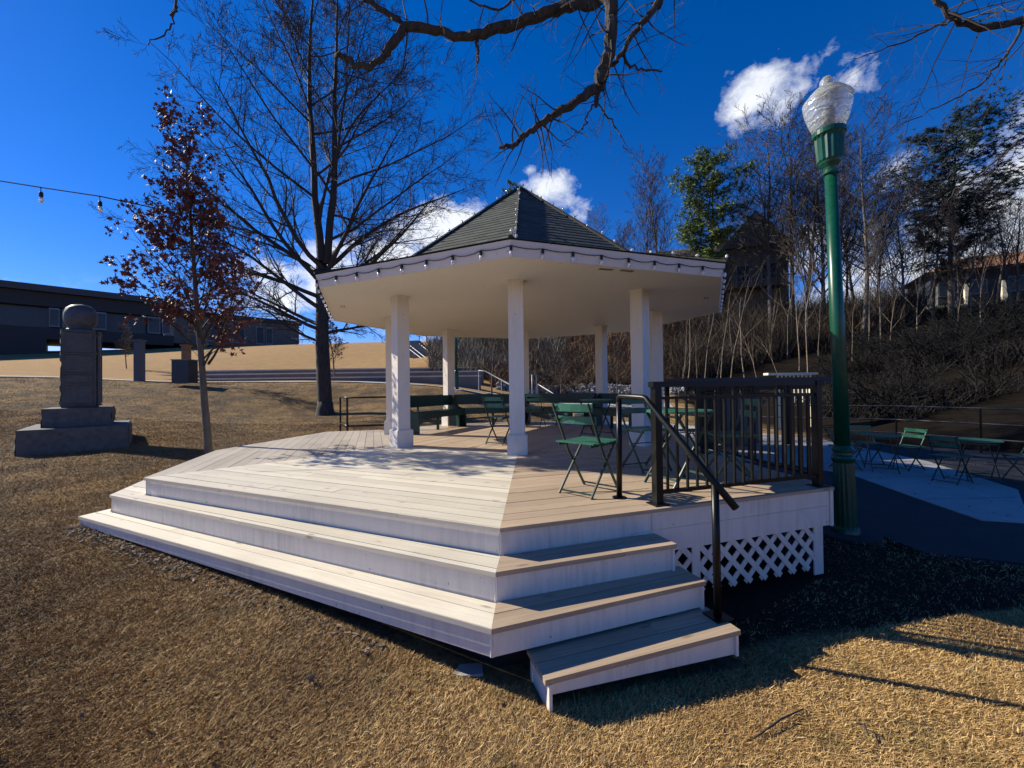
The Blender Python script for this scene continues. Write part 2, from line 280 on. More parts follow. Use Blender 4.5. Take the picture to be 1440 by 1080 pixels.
# ------------------------------------------------------------------ mesh builder
class MB:
    def __init__(s): s.v = []; s.f = []; s.uv = {}; s.rnd = {}
    def quad(s, a, b, c, d, uvs=None, rnd=None):
        i = len(s.v); s.v += [tuple(a), tuple(b), tuple(c), tuple(d)]; s.f.append((i, i+1, i+2, i+3)); k = len(s.f)-1
        if uvs: s.uv[k] = uvs
        if rnd is not None: s.rnd[k] = rnd
    def poly(s, pts, uvs=None, rnd=None):
        i = len(s.v); s.v += [tuple(p) for p in pts]; s.f.append(tuple(range(i, i+len(pts)))); k = len(s.f)-1
        if uvs: s.uv[k] = uvs
        if rnd is not None: s.rnd[k] = rnd
    def box(s, c, size, rz=0, rot=None, rnd=None):
        M = rot if rot is not None else Matrix.Rotation(rz, 3, 'Z'); c = Vector(c); h = [x/2 for x in size]
        P = [c + M @ Vector((sx*h[0], sy*h[1], sz*h[2])) for sz in (-1, 1) for sx, sy in ((-1, -1), (1, -1), (1, 1), (-1, 1))]
        i = len(s.v); s.v += [tuple(p) for p in P]
        for q in ((3, 2, 1, 0), (4, 5, 6, 7), (0, 1, 5, 4), (1, 2, 6, 5), (2, 3, 7, 6), (3, 0, 4, 7)):
            s.f.append(tuple(i+k for k in q))
            if rnd is not None: s.rnd[len(s.f)-1] = rnd
    def bar(s, a, b, wd, ht, upv=Vector((0, 0, 1)), rnd=None):
        a, b = Vector(a), Vector(b); x = (b-a); L = x.length; x.normalize(); y = upv.cross(x)
        if y.length < 1e-4: y = Vector((1, 0, 0)).cross(x)
        y.normalize(); z = x.cross(y); M = Matrix((x, y, z)).transposed(); s.box((a+b)/2, (L, wd, ht), rot=M, rnd=rnd)
    def prism(s, poly, z0, z1):
        n = len(poly); i = len(s.v); g = lambda z, k: z[k] if isinstance(z, (list, tuple)) else z
        s.v += [(p[0], p[1], g(z0, k)) for k, p in enumerate(poly)] + [(p[0], p[1], g(z1, k)) for k, p in enumerate(poly)]
        s.f.append(tuple(range(i+n-1, i-1, -1))); s.f.append(tuple(range(i+n, i+2*n)))
        for k in range(n): j = (k+1) % n; s.f.append((i+k, i+j, i+n+j, i+n+k))
    def tube(s, pts, rad, sides=6, cap=True):
        pts = [Vector(p) for p in pts]; n = len(pts); i0 = len(s.v)
        if not isinstance(rad, (list, tuple)): rad = [rad]*n
        t = (pts[1]-pts[0]).normalized(); a = Vector((0, 0, 1)) if abs(t.z) < .9 else Vector((1, 0, 0)); u = t.cross(a).normalized()
        cs = [(math.cos(2*math.pi*k/sides), math.sin(2*math.pi*k/sides)) for k in range(sides)]
        for q in range(n):
            if q == 0: t = pts[1]-pts[0]
            elif q == n-1: t = pts[-1]-pts[-2]
            else: t = pts[q+1]-pts[q-1]
            t = t.normalized(); u = (u - t*u.dot(t)); u = u.normalized() if u.length > 1e-6 else t.orthogonal().normalized(); w_ = t.cross(u); r = rad[q]; p = pts[q]
            for c, d in cs: s.v.append((p.x+(u.x*c+w_.x*d)*r, p.y+(u.y*c+w_.y*d)*r, p.z+(u.z*c+w_.z*d)*r))
        for q in range(n-1):
            for k in range(sides):
                k2 = (k+1) % sides; b = i0+q*sides
                s.f.append((b+k, b+k2, b+sides+k2, b+sides+k))
        if cap and sides > 3:
            s.f.append(tuple(i0+k for k in range(sides-1, -1, -1))); s.f.append(tuple(i0+(n-1)*sides+k for k in range(sides)))
    def lathe(s, prof, c=(0, 0, 0), sides=24, flute=0, axis=None):
        """profile of (radius, z[, flute depth]) turned about z"""
        c = Vector(c); i0 = len(s.v); n = len(prof); M = axis or Matrix.Identity(3)
        for pr in prof:
            r, z = pr[0], pr[1]; fl = pr[2] if len(pr) > 2 else 0
            for k in range(sides):
                rr = r*(1 - (fl if k % 2 else 0)); a = 2*math.pi*k/sides
                s.v.append(tuple(c + M @ Vector((rr*math.cos(a), rr*math.sin(a), z))))
        for q in range(n-1):
            for k in range(sides):
                k2 = (k+1) % sides; b = i0+q*sides; s.f.append((b+k, b+k2, b+sides+k2, b+sides+k))
        s.f.append(tuple(i0+k for k in range(sides-1, -1, -1))); s.f.append(tuple(i0+(n-1)*sides+k for k in range(sides)))
    def build(s, name, m, parent=None, smooth=False, off=None):
        me = bpy.data.meshes.new(name); me.from_pydata(s.v, [], s.f); me.update()
        if off is None and parent is not None:
            off = Vector(parent.get('_o', (0, 0, 0))) if '_o' in parent.keys() else None
            if off is None and parent.parent is not None and '_o' in parent.parent.keys(): off = Vector(parent.parent['_o'])
        if off is not None and off.length > 0: me.transform(Matrix.Translation(-off))
        if s.uv:
            l = me.uv_layers.new(name='wood'); arr = np.zeros((len(me.loops), 2), dtype=np.float32)
            for p in me.polygons:
                u = s.uv.get(p.index)
                if u:
                    for k, li in enumerate(p.loop_indices): arr[li] = u[k]
            l.data.foreach_set('uv', arr.ravel())
        if s.rnd:
            a = me.attributes.new('rnd', 'FLOAT', 'FACE'); d = np.full(len(me.polygons), .5, dtype=np.float32)
            for k, v_ in s.rnd.items(): d[k] = v_
            a.data.foreach_set('value', d)
        if smooth: me.shade_smooth()
        me.materials.append(m)
        o = bpy.data.objects.new(name, me); COL.objects.link(o)
        if parent is not None: o.parent = parent
        return o
def thing(name, label, cat, loc=(0, 0, 0), rz=0, group=None, world=True):
    """Empty at the base; parts built in world coordinates are shifted under it"""
    o = bpy.data.objects.new(name, None); COL.objects.link(o); o.empty_display_size = .3
    o.location = loc; o.rotation_euler = (0, 0, rz); o['label'] = label; o['category'] = cat
    if group: o['group'] = group
    if world: o['_o'] = [float(x) for x in loc]
    return o
def tag(o, label, cat, group=None, kind=None):
    o['label'] = label; o['category'] = cat
    if group: o['group'] = group
    if kind: o['kind'] = kind
    return o
def struct(o): o['kind'] = 'structure'; return o
def copy_tree(o, loc, rz=0, label=None, group=None, s=None, parent=None):
    c = o.copy(); COL.objects.link(c)
    if parent is not None: c.parent = parent
    else:
        c.location = loc; c.rotation_euler = (0, 0, rz)
        if label: c['label'] = label
        if group: c['group'] = group
        if s: c.scale = (s, s, s) if not isinstance(s, tuple) else s
    for ch in list(o.children):
        copy_tree(ch, None, parent=c)
    return c

# ------------------------------------------------------------------ terrain
CP = [(0,0,.05),(0,-6,0),(-4,0,.12),(-8,0,.25),(4,0,-.05),(8,0,-.08),(2.2,2.2,.02),(1.5,3,.0),(.3,2.0,.06),(-.2,2.2,.10),(-1.3,2.75,.18),(-2.7,3.5,.26),(-4.8,4.5,.33),(-5.2,6.8,.5),
 (-9,9.2,.62),(-13,9,.8),(-15,4,.6),(-7.8,12.5,.72),(-4.6,10.3,.62),(-3,10.9,.6),(-7.6,16.7,.80),(0,13,.42),(-2.5,13,.6),(4,10,0),(7,10,0),(5,5,0),(9,6,0),(3,4.5,0),(-1,5,.0),(0,8,.1),(0,10.5,.2),(2,7,0),
 (-24,20,2.5),(-20,21,2.3),(-14,21,2.12),(-9,21,2.02),(-4,21,1.78),(-1.5,21,1.35),(1,20,.85),(3,18,.15),(2,15,.1),(6,15,0),(6,20,.1),(9,14,0),(4.5,23,.5),(1,16.5,.45),(-4,16,.9),(-14,15,1.3),
 (-20,26,2.4),(-10,26,2.3),(-3,26,1.8),(0,26,1.25),(3,25,.85),(6,26,.95),(9,25,.9),(12,24,.8),(10,29,1.6),(2,30,1.6),(-2,30,2.2),
 (-20,34,3.1),(-8,34,3.0),(-3,34,3.0),(-30,42,5),(-12,45,5.2),(-25,61,8.4),(-10,60,8.3),(-5,60,8.1),(-42,50,6.2),(-60,46,5.5),(-30,82,11),(-55,72,9.5),(0,60,8.6),(-10,84,11.2),(5,84,11),
 (6,33,4.0),(13,27,2.2),(10,34,4.6),(13,18,.6),(12.5,12,.2),(20,18,2.9),(16,13,1.1),(14,6,.6),(20,5,2.0),(25,25,4.6),(15,38,6.8),(25,46,8.4),(46,42,9.6),(4,42,7.6),(30,15,4.5),(60,20,8),(34,34,7.2),(40,60,11),(-3,40,5.6),
 (300,300,10),(-300,300,10),(0,120,12),(0,400,12),(-110,60,9),(110,50,11),(-100,0,2),(110,0,9),(0,-100,-1),(110,-100,2),(-110,-100,0),(400,0,10),(-400,0,5),(0,-400,0)]
CPa = np.array(CP, dtype=float)
def _k(d): return np.sqrt(d*d+1.0)
_D = np.hypot(CPa[:, None, 0]-CPa[None, :, 0], CPa[:, None, 1]-CPa[None, :, 1])
_A = _k(_D) ; n_ = len(CPa)
_B = np.zeros((n_+1, n_+1)); _B[:n_, :n_] = _A; _B[:n_, n_] = 1; _B[n_, :n_] = 1
_W = np.linalg.solve(_B, np.append(CPa[:, 2], 0))
def H(x, y):
    x = np.asarray(x, float); y = np.asarray(y, float); sh = x.shape; x = x.ravel(); y = y.ravel(); out = np.empty(len(x))
    for a in range(0, len(x), 20000):
        d = np.hypot(x[a:a+20000, None]-CPa[None, :, 0], y[a:a+20000, None]-CPa[None, :, 1]); out[a:a+20000] = _k(d) @ _W[:n_] + _W[n_]
    return out.reshape(sh)
def h1(x, y): return float(H(np.array([x]), np.array([y]))[0])
PATIO = [(5.85, 5.26), (6.3, 5.12), (8.05, 6.7), (9.1, 9.2), (9.6, 12.9), (7.0, 20.0), (3.0, 21.5), (1.6, 19.0), (3.2, 14.0), (4.4, 10.0), (5.9, 9.3), (6.43, 8.0), (6.05, 6.3)]
ASPH = [(4.2, 4.3), (5.6, 3.7), (9.0, 3.5), (13.0, 4.8), (13.4, 8.6), (11.2, 11.4), (9.75, 12.8), (7.0, 12.5), (4.3, 10.6), (4.15, 7.0)]
def inpoly(x, y, poly):
    x = np.asarray(x); y = np.asarray(y); r = np.zeros(x.shape, bool); n = len(poly)
    for i in range(n):
        x0, y0 = poly[i]; x1, y1 = poly[(i+1) % n]
        if y0 == y1: continue
        c = ((y0 > y) != (y1 > y)) & (x < (x1-x0)*(y-y0)/(y1-y0)+x0); r ^= c
    return r
n = 330; tt = np.linspace(-1, 1, n); gx = 2.2*np.sinh(6.3*tt); gy = 5+2.2*np.sinh(6.3*tt)
GX, GY = np.meshgrid(gx, gy); GZ = H(GX, GY)
rs = np.random.RandomState(3)
GZ += (np.sin(GX*2.1+1.3*np.sin(GY*1.7))*np.cos(GY*2.6+GX*.7))*.012*(np.abs(GX) < 40)
big = [(x*1.04-.2, y*1.04-.3) for x, y in PATIO]
ip = inpoly(GX, GY, [(3.9, 3.9), (5.6, 3.3), (9.2, 3.1), (13.5, 4.4), (14.0, 8.8), (11.6, 11.9), (10.1, 13.3), (7.4, 20.4), (2.9, 22), (1.2, 19), (2.9, 13.8), (4.0, 10)])
GZ[ip] = np.minimum(GZ[ip], -.06)
me = bpy.data.meshes.new('ground'); idx = np.arange(n*n).reshape(n, n)
fc = np.stack([idx[:-1, :-1], idx[:-1, 1:], idx[1:, 1:], idx[1:, :-1]], -1).reshape(-1, 4)
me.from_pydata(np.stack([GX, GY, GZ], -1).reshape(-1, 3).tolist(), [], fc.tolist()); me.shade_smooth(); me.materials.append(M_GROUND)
g_o = bpy.data.objects.new('ground', me); COL.objects.link(g_o); struct(g_o)
m_ = MB(); m_.prism(PATIO, -.10, .02); struct(m_.build('patio', M_CONC))
m_ = MB()
for q_ in range(9):
    yy = 6.2+q_*1.5; xs_ = [x for x in np.linspace(3, 10, 141) if inpoly(np.array([x]), np.array([yy]), PATIO)[0] and inpoly(np.array([x]), np.array([yy+.02]), PATIO)[0]]
    if len(xs_) > 2: m_.quad((xs_[0], yy, .024), (xs_[-1], yy+.02*(xs_[-1]-xs_[0]), .024), (xs_[-1], yy+.012+.02*(xs_[-1]-xs_[0]), .024), (xs_[0], yy+.012, .024))
struct(m_.build('patio_joints', mat('joint_dirt', (.03, .027, .022), rough=.9)))
ASPH_ = [(p[0], p[1]) for p in ASPH]
# walkway past the lamp post on the right
m_ = MB(); m_.prism(ASPH, -.12, .008); struct(m_.build('path', M_CONCD))
def strip(name, pts, wd, m, lift=.05, step=.5):
    mb = MB(); P = [Vector((p[0], p[1], 0)) for p in pts]; L = []
    for a, b in zip(P[:-1], P[1:]):
        k = max(1, int((b-a).length/step)); L += [a.lerp(b, i/k) for i in range(k)]
    L.append(P[-1]); row = []
    for i, p in enumerate(L):
        t = (L[min(i+1, len(L)-1)]-L[max(i-1, 0)]).normalized(); nrm = Vector((-t.y, t.x, 0))
        row.append([(p+nrm*(wd/2)*s) for s in (-1, -.33, .33, 1)])
    for a, b in zip(row[:-1], row[1:]):
        for k in range(3):
            q = [a[k], b[k], b[k+1], a[k+1]]; q = [(v.x, v.y, h1(v.x, v.y)+lift) for v in q]; mb.quad(*q)
    return mb.build(name, m)
struct(strip('footpath', [(-40, 22.6), (-22, 22.9), (-12, 22.9), (-5, 23.0), (-1.2, 22.4), (.8, 20.8)], 1.1, M_CONC, .04))
struct(strip('upper_walk', [(-1.5, 24.6), (3, 24.6), (9, 23.6)], .9, M_CONC, .04))

# ------------------------------------------------------------------ decking
def clip(poly, a, b, c):      # keep a*x+b*y>=c
    out = []
    for i in range(len(poly)):
        p, q = poly[i], poly[(i+1) % len(poly)]; dp, dq = a*p[0]+b*p[1]-c, a*q[0]+b*q[1]-c
        if dp >= 0: out.append(p)
        if dp*dq < 0: t = dp/(dp-dq); out.append((p[0]+(q[0]-p[0])*t, p[1]+(q[1]-p[1])*t))
    return out
def boards(mb, poly, dirv, z, wd=.137, gap=.006, th=.028, start=0.0, joints=3.6):
    dx, dy = Vector(dirv).normalized(); nx, ny = -dy, dx
    lo = min(nx*p[0]+ny*p[1] for p in poly); hi = max(nx*p[0]+ny*p[1] for p in poly); c = lo+start; pitch = wd+gap
    while c < hi:
        q = clip(clip(poly, nx, ny, c+gap/2), -nx, -ny, -(c+pitch-gap/2))
        if len(q) >= 3:
            ulo = min(dx*p[0]+dy*p[1] for p in q); uhi = max(dx*p[0]+dy*p[1] for p in q); cuts = []; u = ulo+rng.uniform(.8, joints)
            while u < uhi-.4: cuts.append(u); u += rng.uniform(2.2, joints)
            e = [ulo-1]+cuts+[uhi+1]
            for u0, u1 in zip(e[:-1], e[1:]):
                r = clip(clip(q, dx, dy, u0+.0015), -dx, -dy, -(u1-.0015))
                if len(r) < 3: continue
                rr = rng.random(); ou = rng.uniform(0, 40); zz = z+rng.uniform(-.0012, .0012)
                P = [(p[0], p[1], zz) for p in r]; uv = [(dx*p[0]+dy*p[1]+ou, nx*p[0]+ny*p[1]-c) for p in r]
                mb.poly(P, uv, rr); k = len(P)
                for i in range(k):
                    a, b = P[i], P[(i+1) % k]; mb.quad((a[0], a[1], z-th), (b[0], b[1], z-th), b, a, [(uv[i][0], uv[i][1]-th), (uv[(i+1) % k][0], uv[(i+1) % k][1]-th), uv[(i+1) % k], uv[i]], rr)
        c += pitch
def area2(p): return sum(p[i][0]*p[(i+1) % len(p)][1]-p[(i+1) % len(p)][0]*p[i][1] for i in range(len(p)))
DZ, RI = .80, .187
CX, CY, RC, A0 = .2176, 8.78, 2.766, -.0531
def octp(i, r, cx=CX, cy=CY): t = A0+i*math.pi/4; return (cx+r*math.sin(t), cy-r*math.cos(t))
colp = {i: octp(i, RC) for i in range(-3, 5)}
Fp, Lp, LBp, B1, B2, Rp = (-.093, 2.819), (-4.079, 4.632), (-4.781, 6.757), (-4.229, 9.557), (-2.949, 9.887), (2.93, 3.83)
RE1, RE2 = (2.76, 6.0), (3.35, 8.4)
rear = [octp(i, 3.15) for i in (2, 3, 4, -3)]
gz = thing('wooden_deck', 'raised octagonal wooden deck with white risers and wide wraparound steps under the gazebo', 'deck', (0, 6, .1))
def ccw(p): return p if area2(p) > 0 else p[::-1]
C = colp
secA = ccw([Fp, Lp, C[-1], C[0]]); secB = ccw([Fp, C[0], C[1], RE1, Rp]); secC = ccw([Lp, LBp, B1, B2, rear[3], C[-3], C[-2], C[-1]])
secD = ccw([C[i] for i in range(-3, 5)]); secE = ccw([C[1], C[2], RE2, RE1]); secG = ccw([C[2], C[3], C[4], C[-3], rear[3], rear[2], rear[1], rear[0], RE2])
dA = (Vector(Lp)-Vector(Fp)); dB = (Vector(Rp)-Vector(Fp)); dC = (Vector(LBp)-Vector(Lp))
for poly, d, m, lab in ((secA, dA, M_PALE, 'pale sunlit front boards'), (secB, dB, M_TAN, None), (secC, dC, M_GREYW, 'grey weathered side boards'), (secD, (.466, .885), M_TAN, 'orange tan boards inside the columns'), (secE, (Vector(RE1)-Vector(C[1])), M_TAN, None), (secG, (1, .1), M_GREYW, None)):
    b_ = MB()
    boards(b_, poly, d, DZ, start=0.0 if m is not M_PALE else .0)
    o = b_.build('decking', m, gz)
    if lab: o['label'] = lab
# dark joist bed beneath the gaps (real underside)
outline = [Fp, Rp, RE1, RE2, rear[0], rear[1], rear[2], rear[3], B2, B1, LBp, Lp]
def inset(poly, d):
    out = []; n = len(poly); poly = ccw(poly)
    for i in range(n):
        p0, p1, p2 = Vector(poly[i-1]), Vector(poly[i]), Vector(poly[(i+1) % n]); e1, e2 = (p1-p0).normalized(), (p2-p1).normalized()
        n1, n2 = Vector((-e1.y, e1.x)), Vector((-e2.y, e2.x)); b = (n1+n2); b = b/(b.dot(n1)) if b.length > .1 else n1; out.append(tuple(p1+b*d))
    return out
b_ = MB(); b_.prism(inset(outline, .05), DZ-.07, DZ-.032); b_.build('joist', M_NOSE, gz)
def panel(mb, a, b, z0, z1, th=.02, inward=.02):
    """upright board along a->b, its face set back by inward on the left-hand side (ccw outline: interior)"""
    a, b = Vector(a), Vector(b); e = (b-a).normalized(); nn = Vector((-e.y, e.x)); a2, b2 = a+nn*inward, b+nn*inward; a3, b3 = a2+nn*th, b2+nn*th
    z0a, z0b = z0 if isinstance(z0, tuple) else (z0, z0)
    mb.prism([tuple(a2), tuple(b2), tuple(b3), tuple(a3)], [z0a, z0b, z0b, z0a], z1)
zt = DZ-.0285
_m = tuple(Vector(Lp).lerp(Vector(Fp), .32)); _n = tuple(Vector(Lp).lerp(Vector(Fp), .3206))
for _a, _b in ((Lp, _m), (_n, Fp)): b_ = MB(); panel(b_, _a, _b, DZ-RI-.01, zt); b_.build('riser', M_WHITE, gz)
b_ = MB(); panel(b_, Fp, (1.12, 3.235), DZ-RI-.01, zt); b_.build('riser', M_WHITE, gz)
SP = lambda t: tuple(Vector(Fp).lerp(Vector(Rp), t))
b_ = MB(); panel(b_, SP(.385), SP(.985), DZ-.165, zt); b_.build('fascia_board', M_WHITE, gz)
b_ = MB(); panel(b_, SP(.33), SP(.985), .455, DZ-.168, .018, .022); b_.build('fascia_board', M_WHITE, gz)
b_ = MB(); panel(b_, SP(.987), SP(1.0), .45, zt, .035, .012); b_.build('corner_trim', M_WHITE, gz)
b_ = MB(); panel(b_, Rp, RE1, .45, zt); panel(b_, RE1, RE2, .3, zt); b_.build('fascia_board', M_WHITE, gz)
b_ = MB()
oc = ccw(outline)
for i in range(len(oc)):
    p, q = oc[i], oc[(i+1) % len(oc)]
    if {p, q} & {Fp, Rp, RE1}: continue
    if (Vector(p)-Vector(q)).length < .1: continue
    panel(b_, p, q, (h1(*p)-.15 if h1(*p) < .6 else .5, h1(*q)-.15 if h1(*q) < .6 else .5), zt)
b_.build('skirting', M_WHITE, gz)
# lattice under the right-hand side
def lattice(mb, a, b, z0, z1, pitch=.168, wd=.046, th=.007, inward=.04):
    a, b = Vector(a), Vector(b); e = (b-a); L = e.length; e.normalize(); nn = Vector((-e.y, e.x)); s0 = -(z1-z0); 
    for sgn in (1, -1):
        k = s0
        while k < L+(z1-z0):
            u0, u1 = (k, k+(z1-z0)); za, zb = (z0, z1) if sgn > 0 else (z1, z0)
            # clip to 0..L
            t0, t1 = max(0, -u0/(u1-u0)), min(1, (L-u0)/(u1-u0))
            if t1 > t0+.05:
                p = lambda t: Vector((*(a+e*(u0+(u1-u0)*t)+nn*(inward+(.008 if sgn > 0 else 0))), za+(zb-za)*t))
                mb.bar(p(t0), p(t1), th, wd, upv=Vector((nn.x, nn.y, 0)).cross((p(t1)-p(t0)).normalized()))
            k += pitch
la, lb = SP(.33), SP(.955)
b_ = MB(); lattice(b_, la, lb, .08, .475); e_ = Vector(lb)-Vector(la); b_.build('lattice', M_WHITE, gz)
for t0_, t1_ in ((.93, .965), (.505, .53)): b_ = MB(); panel(b_, SP(t0_), SP(t1_), .02, .46, .012, .034); b_.build('lattice_frame', M_WHITE, gz)
b_ = MB(); b_.prism([(-.10, 2.52), (1.12, 2.93), (1.05, 3.3), (-3.9, 5.1), (-4.35, 4.62)], -.15, .37); b_.build('dark_gap_block', M_CABLE, gz)  # black block added to stand in for the shade under the steps
# steps
S2F, S2L, S2R = (-.115, 2.574), (-4.471, 4.647), (1.163, 2.999)
S3F, S3L, S3R = (-.129, 2.296), (-4.66, 4.495), (1.29, 2.83)
S4F, S4R, S4B, S4RB = (.152, 2.161), (1.385, 2.582), (.066, 2.43), (1.30, 2.86)
def tread(poly, d, z, m, edge=None):
    b_ = MB(); boards(b_, ccw(poly), d, z, wd=.138, gap=.005, th=.030, joints=3.9); return b_.build('step_tread', m, gz)
back = lambda p, q, d: tuple(Vector(p)+(Vector(q)-Vector(p)).normalized()*d)
Lx = (-4.079-.28, 4.632+.80)
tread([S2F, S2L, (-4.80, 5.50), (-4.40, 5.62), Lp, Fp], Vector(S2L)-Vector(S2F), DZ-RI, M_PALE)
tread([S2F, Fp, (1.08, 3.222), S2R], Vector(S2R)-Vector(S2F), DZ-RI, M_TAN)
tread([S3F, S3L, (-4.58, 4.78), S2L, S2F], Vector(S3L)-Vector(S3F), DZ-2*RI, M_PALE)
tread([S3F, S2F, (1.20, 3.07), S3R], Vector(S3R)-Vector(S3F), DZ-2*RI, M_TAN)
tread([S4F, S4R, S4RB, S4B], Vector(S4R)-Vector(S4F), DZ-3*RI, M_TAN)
def riser(a, b, z0, z1): b_ = MB(); panel(b_, a, b, z0, z1-.0305, .02, .018); return b_.build('riser', M_WHITE, gz)
z2, z3, z4 = DZ-RI, DZ-2*RI, DZ-3*RI
_m = tuple(Vector(S2L).lerp(Vector(S2F), .36)); _n = tuple(Vector(S2L).lerp(Vector(S2F), .3606)); riser(S2L, _m, z3-.01, z2); riser(_n, S2F, z3-.01, z2); riser(S2F, back(S2R, S2F, .03), z3-.01, z2)
riser(S3L, S3F, (z3-.10, z3-.165), z3); riser(S3F, back(S3R, S3F, .03), (z3-.165, z3-.175), z3)
riser(back(S4F, S4R, .03), back(S4R, S4F, .03), (.145, .09), z4)
# step ends
def endp(a, b, z0, z1): b_ = MB(); panel(b_, a, b, z0, z1-.0305, .018, .02); b_.build('step_side', M_WHITE, gz)
endp(S2R, (1.08, 3.222), z3-.02, z2); endp(S3R, (1.2, 3.07), z4-.02, z3); endp(S4R, S4RB, .085, z4); endp(S4B, S4F, .05, z4)
endp((-4.79, 5.49), S2L, .2, z2); endp((-4.58, 4.78), S3L, .25, z3)
# lower step block carriage

# ------------------------------------------------------------------ gazebo
gaz = thing('gazebo', 'white eight-columned gazebo with steep green shingled roof standing on the deck', 'gazebo', (CX, CY, DZ))
HS, HE, RE_ = 3.316, 3.248, 4.037
for i in range(-3, 5):
    x, y = colp[i]; rz = A0+i*math.pi/4
    c_ = MB(); c_.box((x, y, (DZ+HS)/2+.06), (.215, .215, HS-DZ-.1), rz)
    co = c_.build('column', M_COLW, gaz)
    c_ = MB(); c_.box((x, y, DZ+.135), (.285, .285, .27), rz); c_.box((x, y, DZ+.277), (.262, .262, .014), rz); c_.build('plinth', M_COLW, co)
    c_ = MB(); c_.box((x, y, HS-.035), (.25, .25, .05), rz); c_.build('capital', M_COLW, co)
eb = [octp(i, RE_) for i in range(8)]; et = [octp(i, RE_+.055) for i in range(8)]
s_ = MB()
ring = [octp(i, 1.6) for i in range(8)]
for i in range(8):
    j = (i+1) % 8
    s_.quad((*eb[i], HE), (*ring[i], HE+.06), (*ring[j], HE+.06), (*eb[j], HE))
s_.poly([(*p, HE+.06) for p in ring[::-1]]); s_.build('soffit', M_SOFF, gaz)
for i in range(8):
    j = (i+1) % 8; a, b, at_, bt_ = eb[i], eb[j], et[i], et[j]; f_ = MB(); zt2 = HE+.165
    ai, bi = octp(i, RE_-.03), octp(j, RE_-.03)
    i0 = len(f_.v)
    f_.quad((*a, HE-.012), (*b, HE-.012), (*bt_, zt2), (*at_, zt2)); f_.quad((*at_, zt2), (*bt_, zt2), (*bi, zt2), (*ai, zt2)); f_.quad((*ai, HE-.012), (*bi, HE-.012), (*b, HE-.012), (*a, HE-.012)); f_.quad((*bi, HE-.012), (*ai, HE-.012), (*ai, zt2), (*bi, zt2))
    fo = f_.build('fascia', M_FASC, gaz)
# roof shingles in courses
ZK, RK, ZA = 3.885, 2.62, 5.93
ro = MB()
def course(r0, z0, r1, z1, n, vbase):
    for k in range(n):
        ta, tb = k/n, (k+1)/n; ra, rb = r0+(r1-r0)*ta, r0+(r1-r0)*tb; za, zb = z0+(z1-z0)*ta, z0+(z1-z0)*tb
        L = math.hypot(r1-r0, z1-z0)/n; ra2 = ra+.006*(z1-z0)/(L*n)*1.0; za2 = za+.007
        for i in range(8):
            p, q, p2, q2 = octp(i, ra2), octp(i+1, ra2), octp(i, rb), octp(i+1, rb); wd = (Vector(p)-Vector(q)).length; w2 = (Vector(p2)-Vector(q2)).length
            off = i*3.3+k*.07; v = vbase+k*.115
            ro.quad((*p, za2), (*q, za2), (*q2, zb), (*p2, zb), [(off-wd/2, v), (off+wd/2, v), (off+w2/2, v+.113), (off-w2/2, v+.113)])
            pl, ql = octp(i, ra), octp(i+1, ra); ro.quad((*pl, za-.002), (*ql, za-.002), (*q, za2), (*p, za2), [(off, v+.001)]*4)
course(RE_+.075, HE+.172, RK, ZK, 12, 0); course(RK, ZK, .02, ZA, 24, 1.4)
ro.build('roof', M_SHING, gaz)
hip = MB()
for i in range(8):
    pts = [Vector((*octp(i, RE_+.07), HE+.185)), Vector((*octp(i, RK), ZK+.02)), Vector((*octp(i, .03), ZA+.015))]
    hip.tube(pts, [.028, .026, .024], 5)
hip.build('hip_shingles', M_SHING, gaz)
for (px, py, sx) in ((482, 430, .18), (993, 418, .18), (852, 377, .2), (882, 379, .2), (648, 474, .25)):
    P = onz(px, py, HE+.02); v_ = MB(); a = math.atan2(P.y-CY, P.x-CX)
    zz = HE+.06*(1-(math.hypot(P.x-CX, P.y-CY)-1.6)/(RE_-1.6))*1.0
    for k in range(3): v_.box((P.x+.028*(k-1)*math.cos(a), P.y+.028*(k-1)*math.sin(a), zz-.006), (.012, sx, .01), a)
    v_.build('soffit_vent', mat('vent_dark', (.24, .19, .13), rough=.8), gaz)

# string lights around the eave and up the front hips
st = thing('string_lights', 'black cable of clear bulbs strung along the gazebo eave', 'string lights', (CX, CY, HE))
cab = []; sock = []
for i in range(8):
    a, b = Vector((*octp(i, RE_+.045), HE+.10)), Vector((*octp(i+1, RE_+.045), HE+.10)); K = 8
    for k in range(K):
        p, q = a.lerp(b, (k+.02)/K), a.lerp(b, (k+1.02)/K); sag = rng.uniform(.012, .035)
        for t in range(4):
            pt = p.lerp(q, t/4); pt.z -= sag*4*(t/4)*(1-t/4); cab.append(pt)
        sock.append(p)
cab.append(cab[0]); c_ = MB(); c_.tube(cab, .005, 5); c_.build('cable', M_CABLE, st)
def bulb_parts(P, par, tilt=0.0, s=1.0):
    k = MB(); k.lathe([(.013*s, .0), (.017*s, -.012*s), (.017*s, -.05*s), (.012*s, -.055*s)], P, 8); so_ = k.build('socket', M_CABLE, par)
    k = MB(); k.lathe([(.008*s, -.052*s), (.014*s, -.06*s), (.021*s, -.08*s), (.019*s, -.10*s), (.006*s, -.118*s)], P, 8); k.build('bulb', M_BULB, so_, True)
for p in sock: bulb_parts(p, st)
hl = thing('hip_lights', 'large pale bulbs clipped up the roof ridges of the gazebo', 'string lights', (CX, CY, HE))
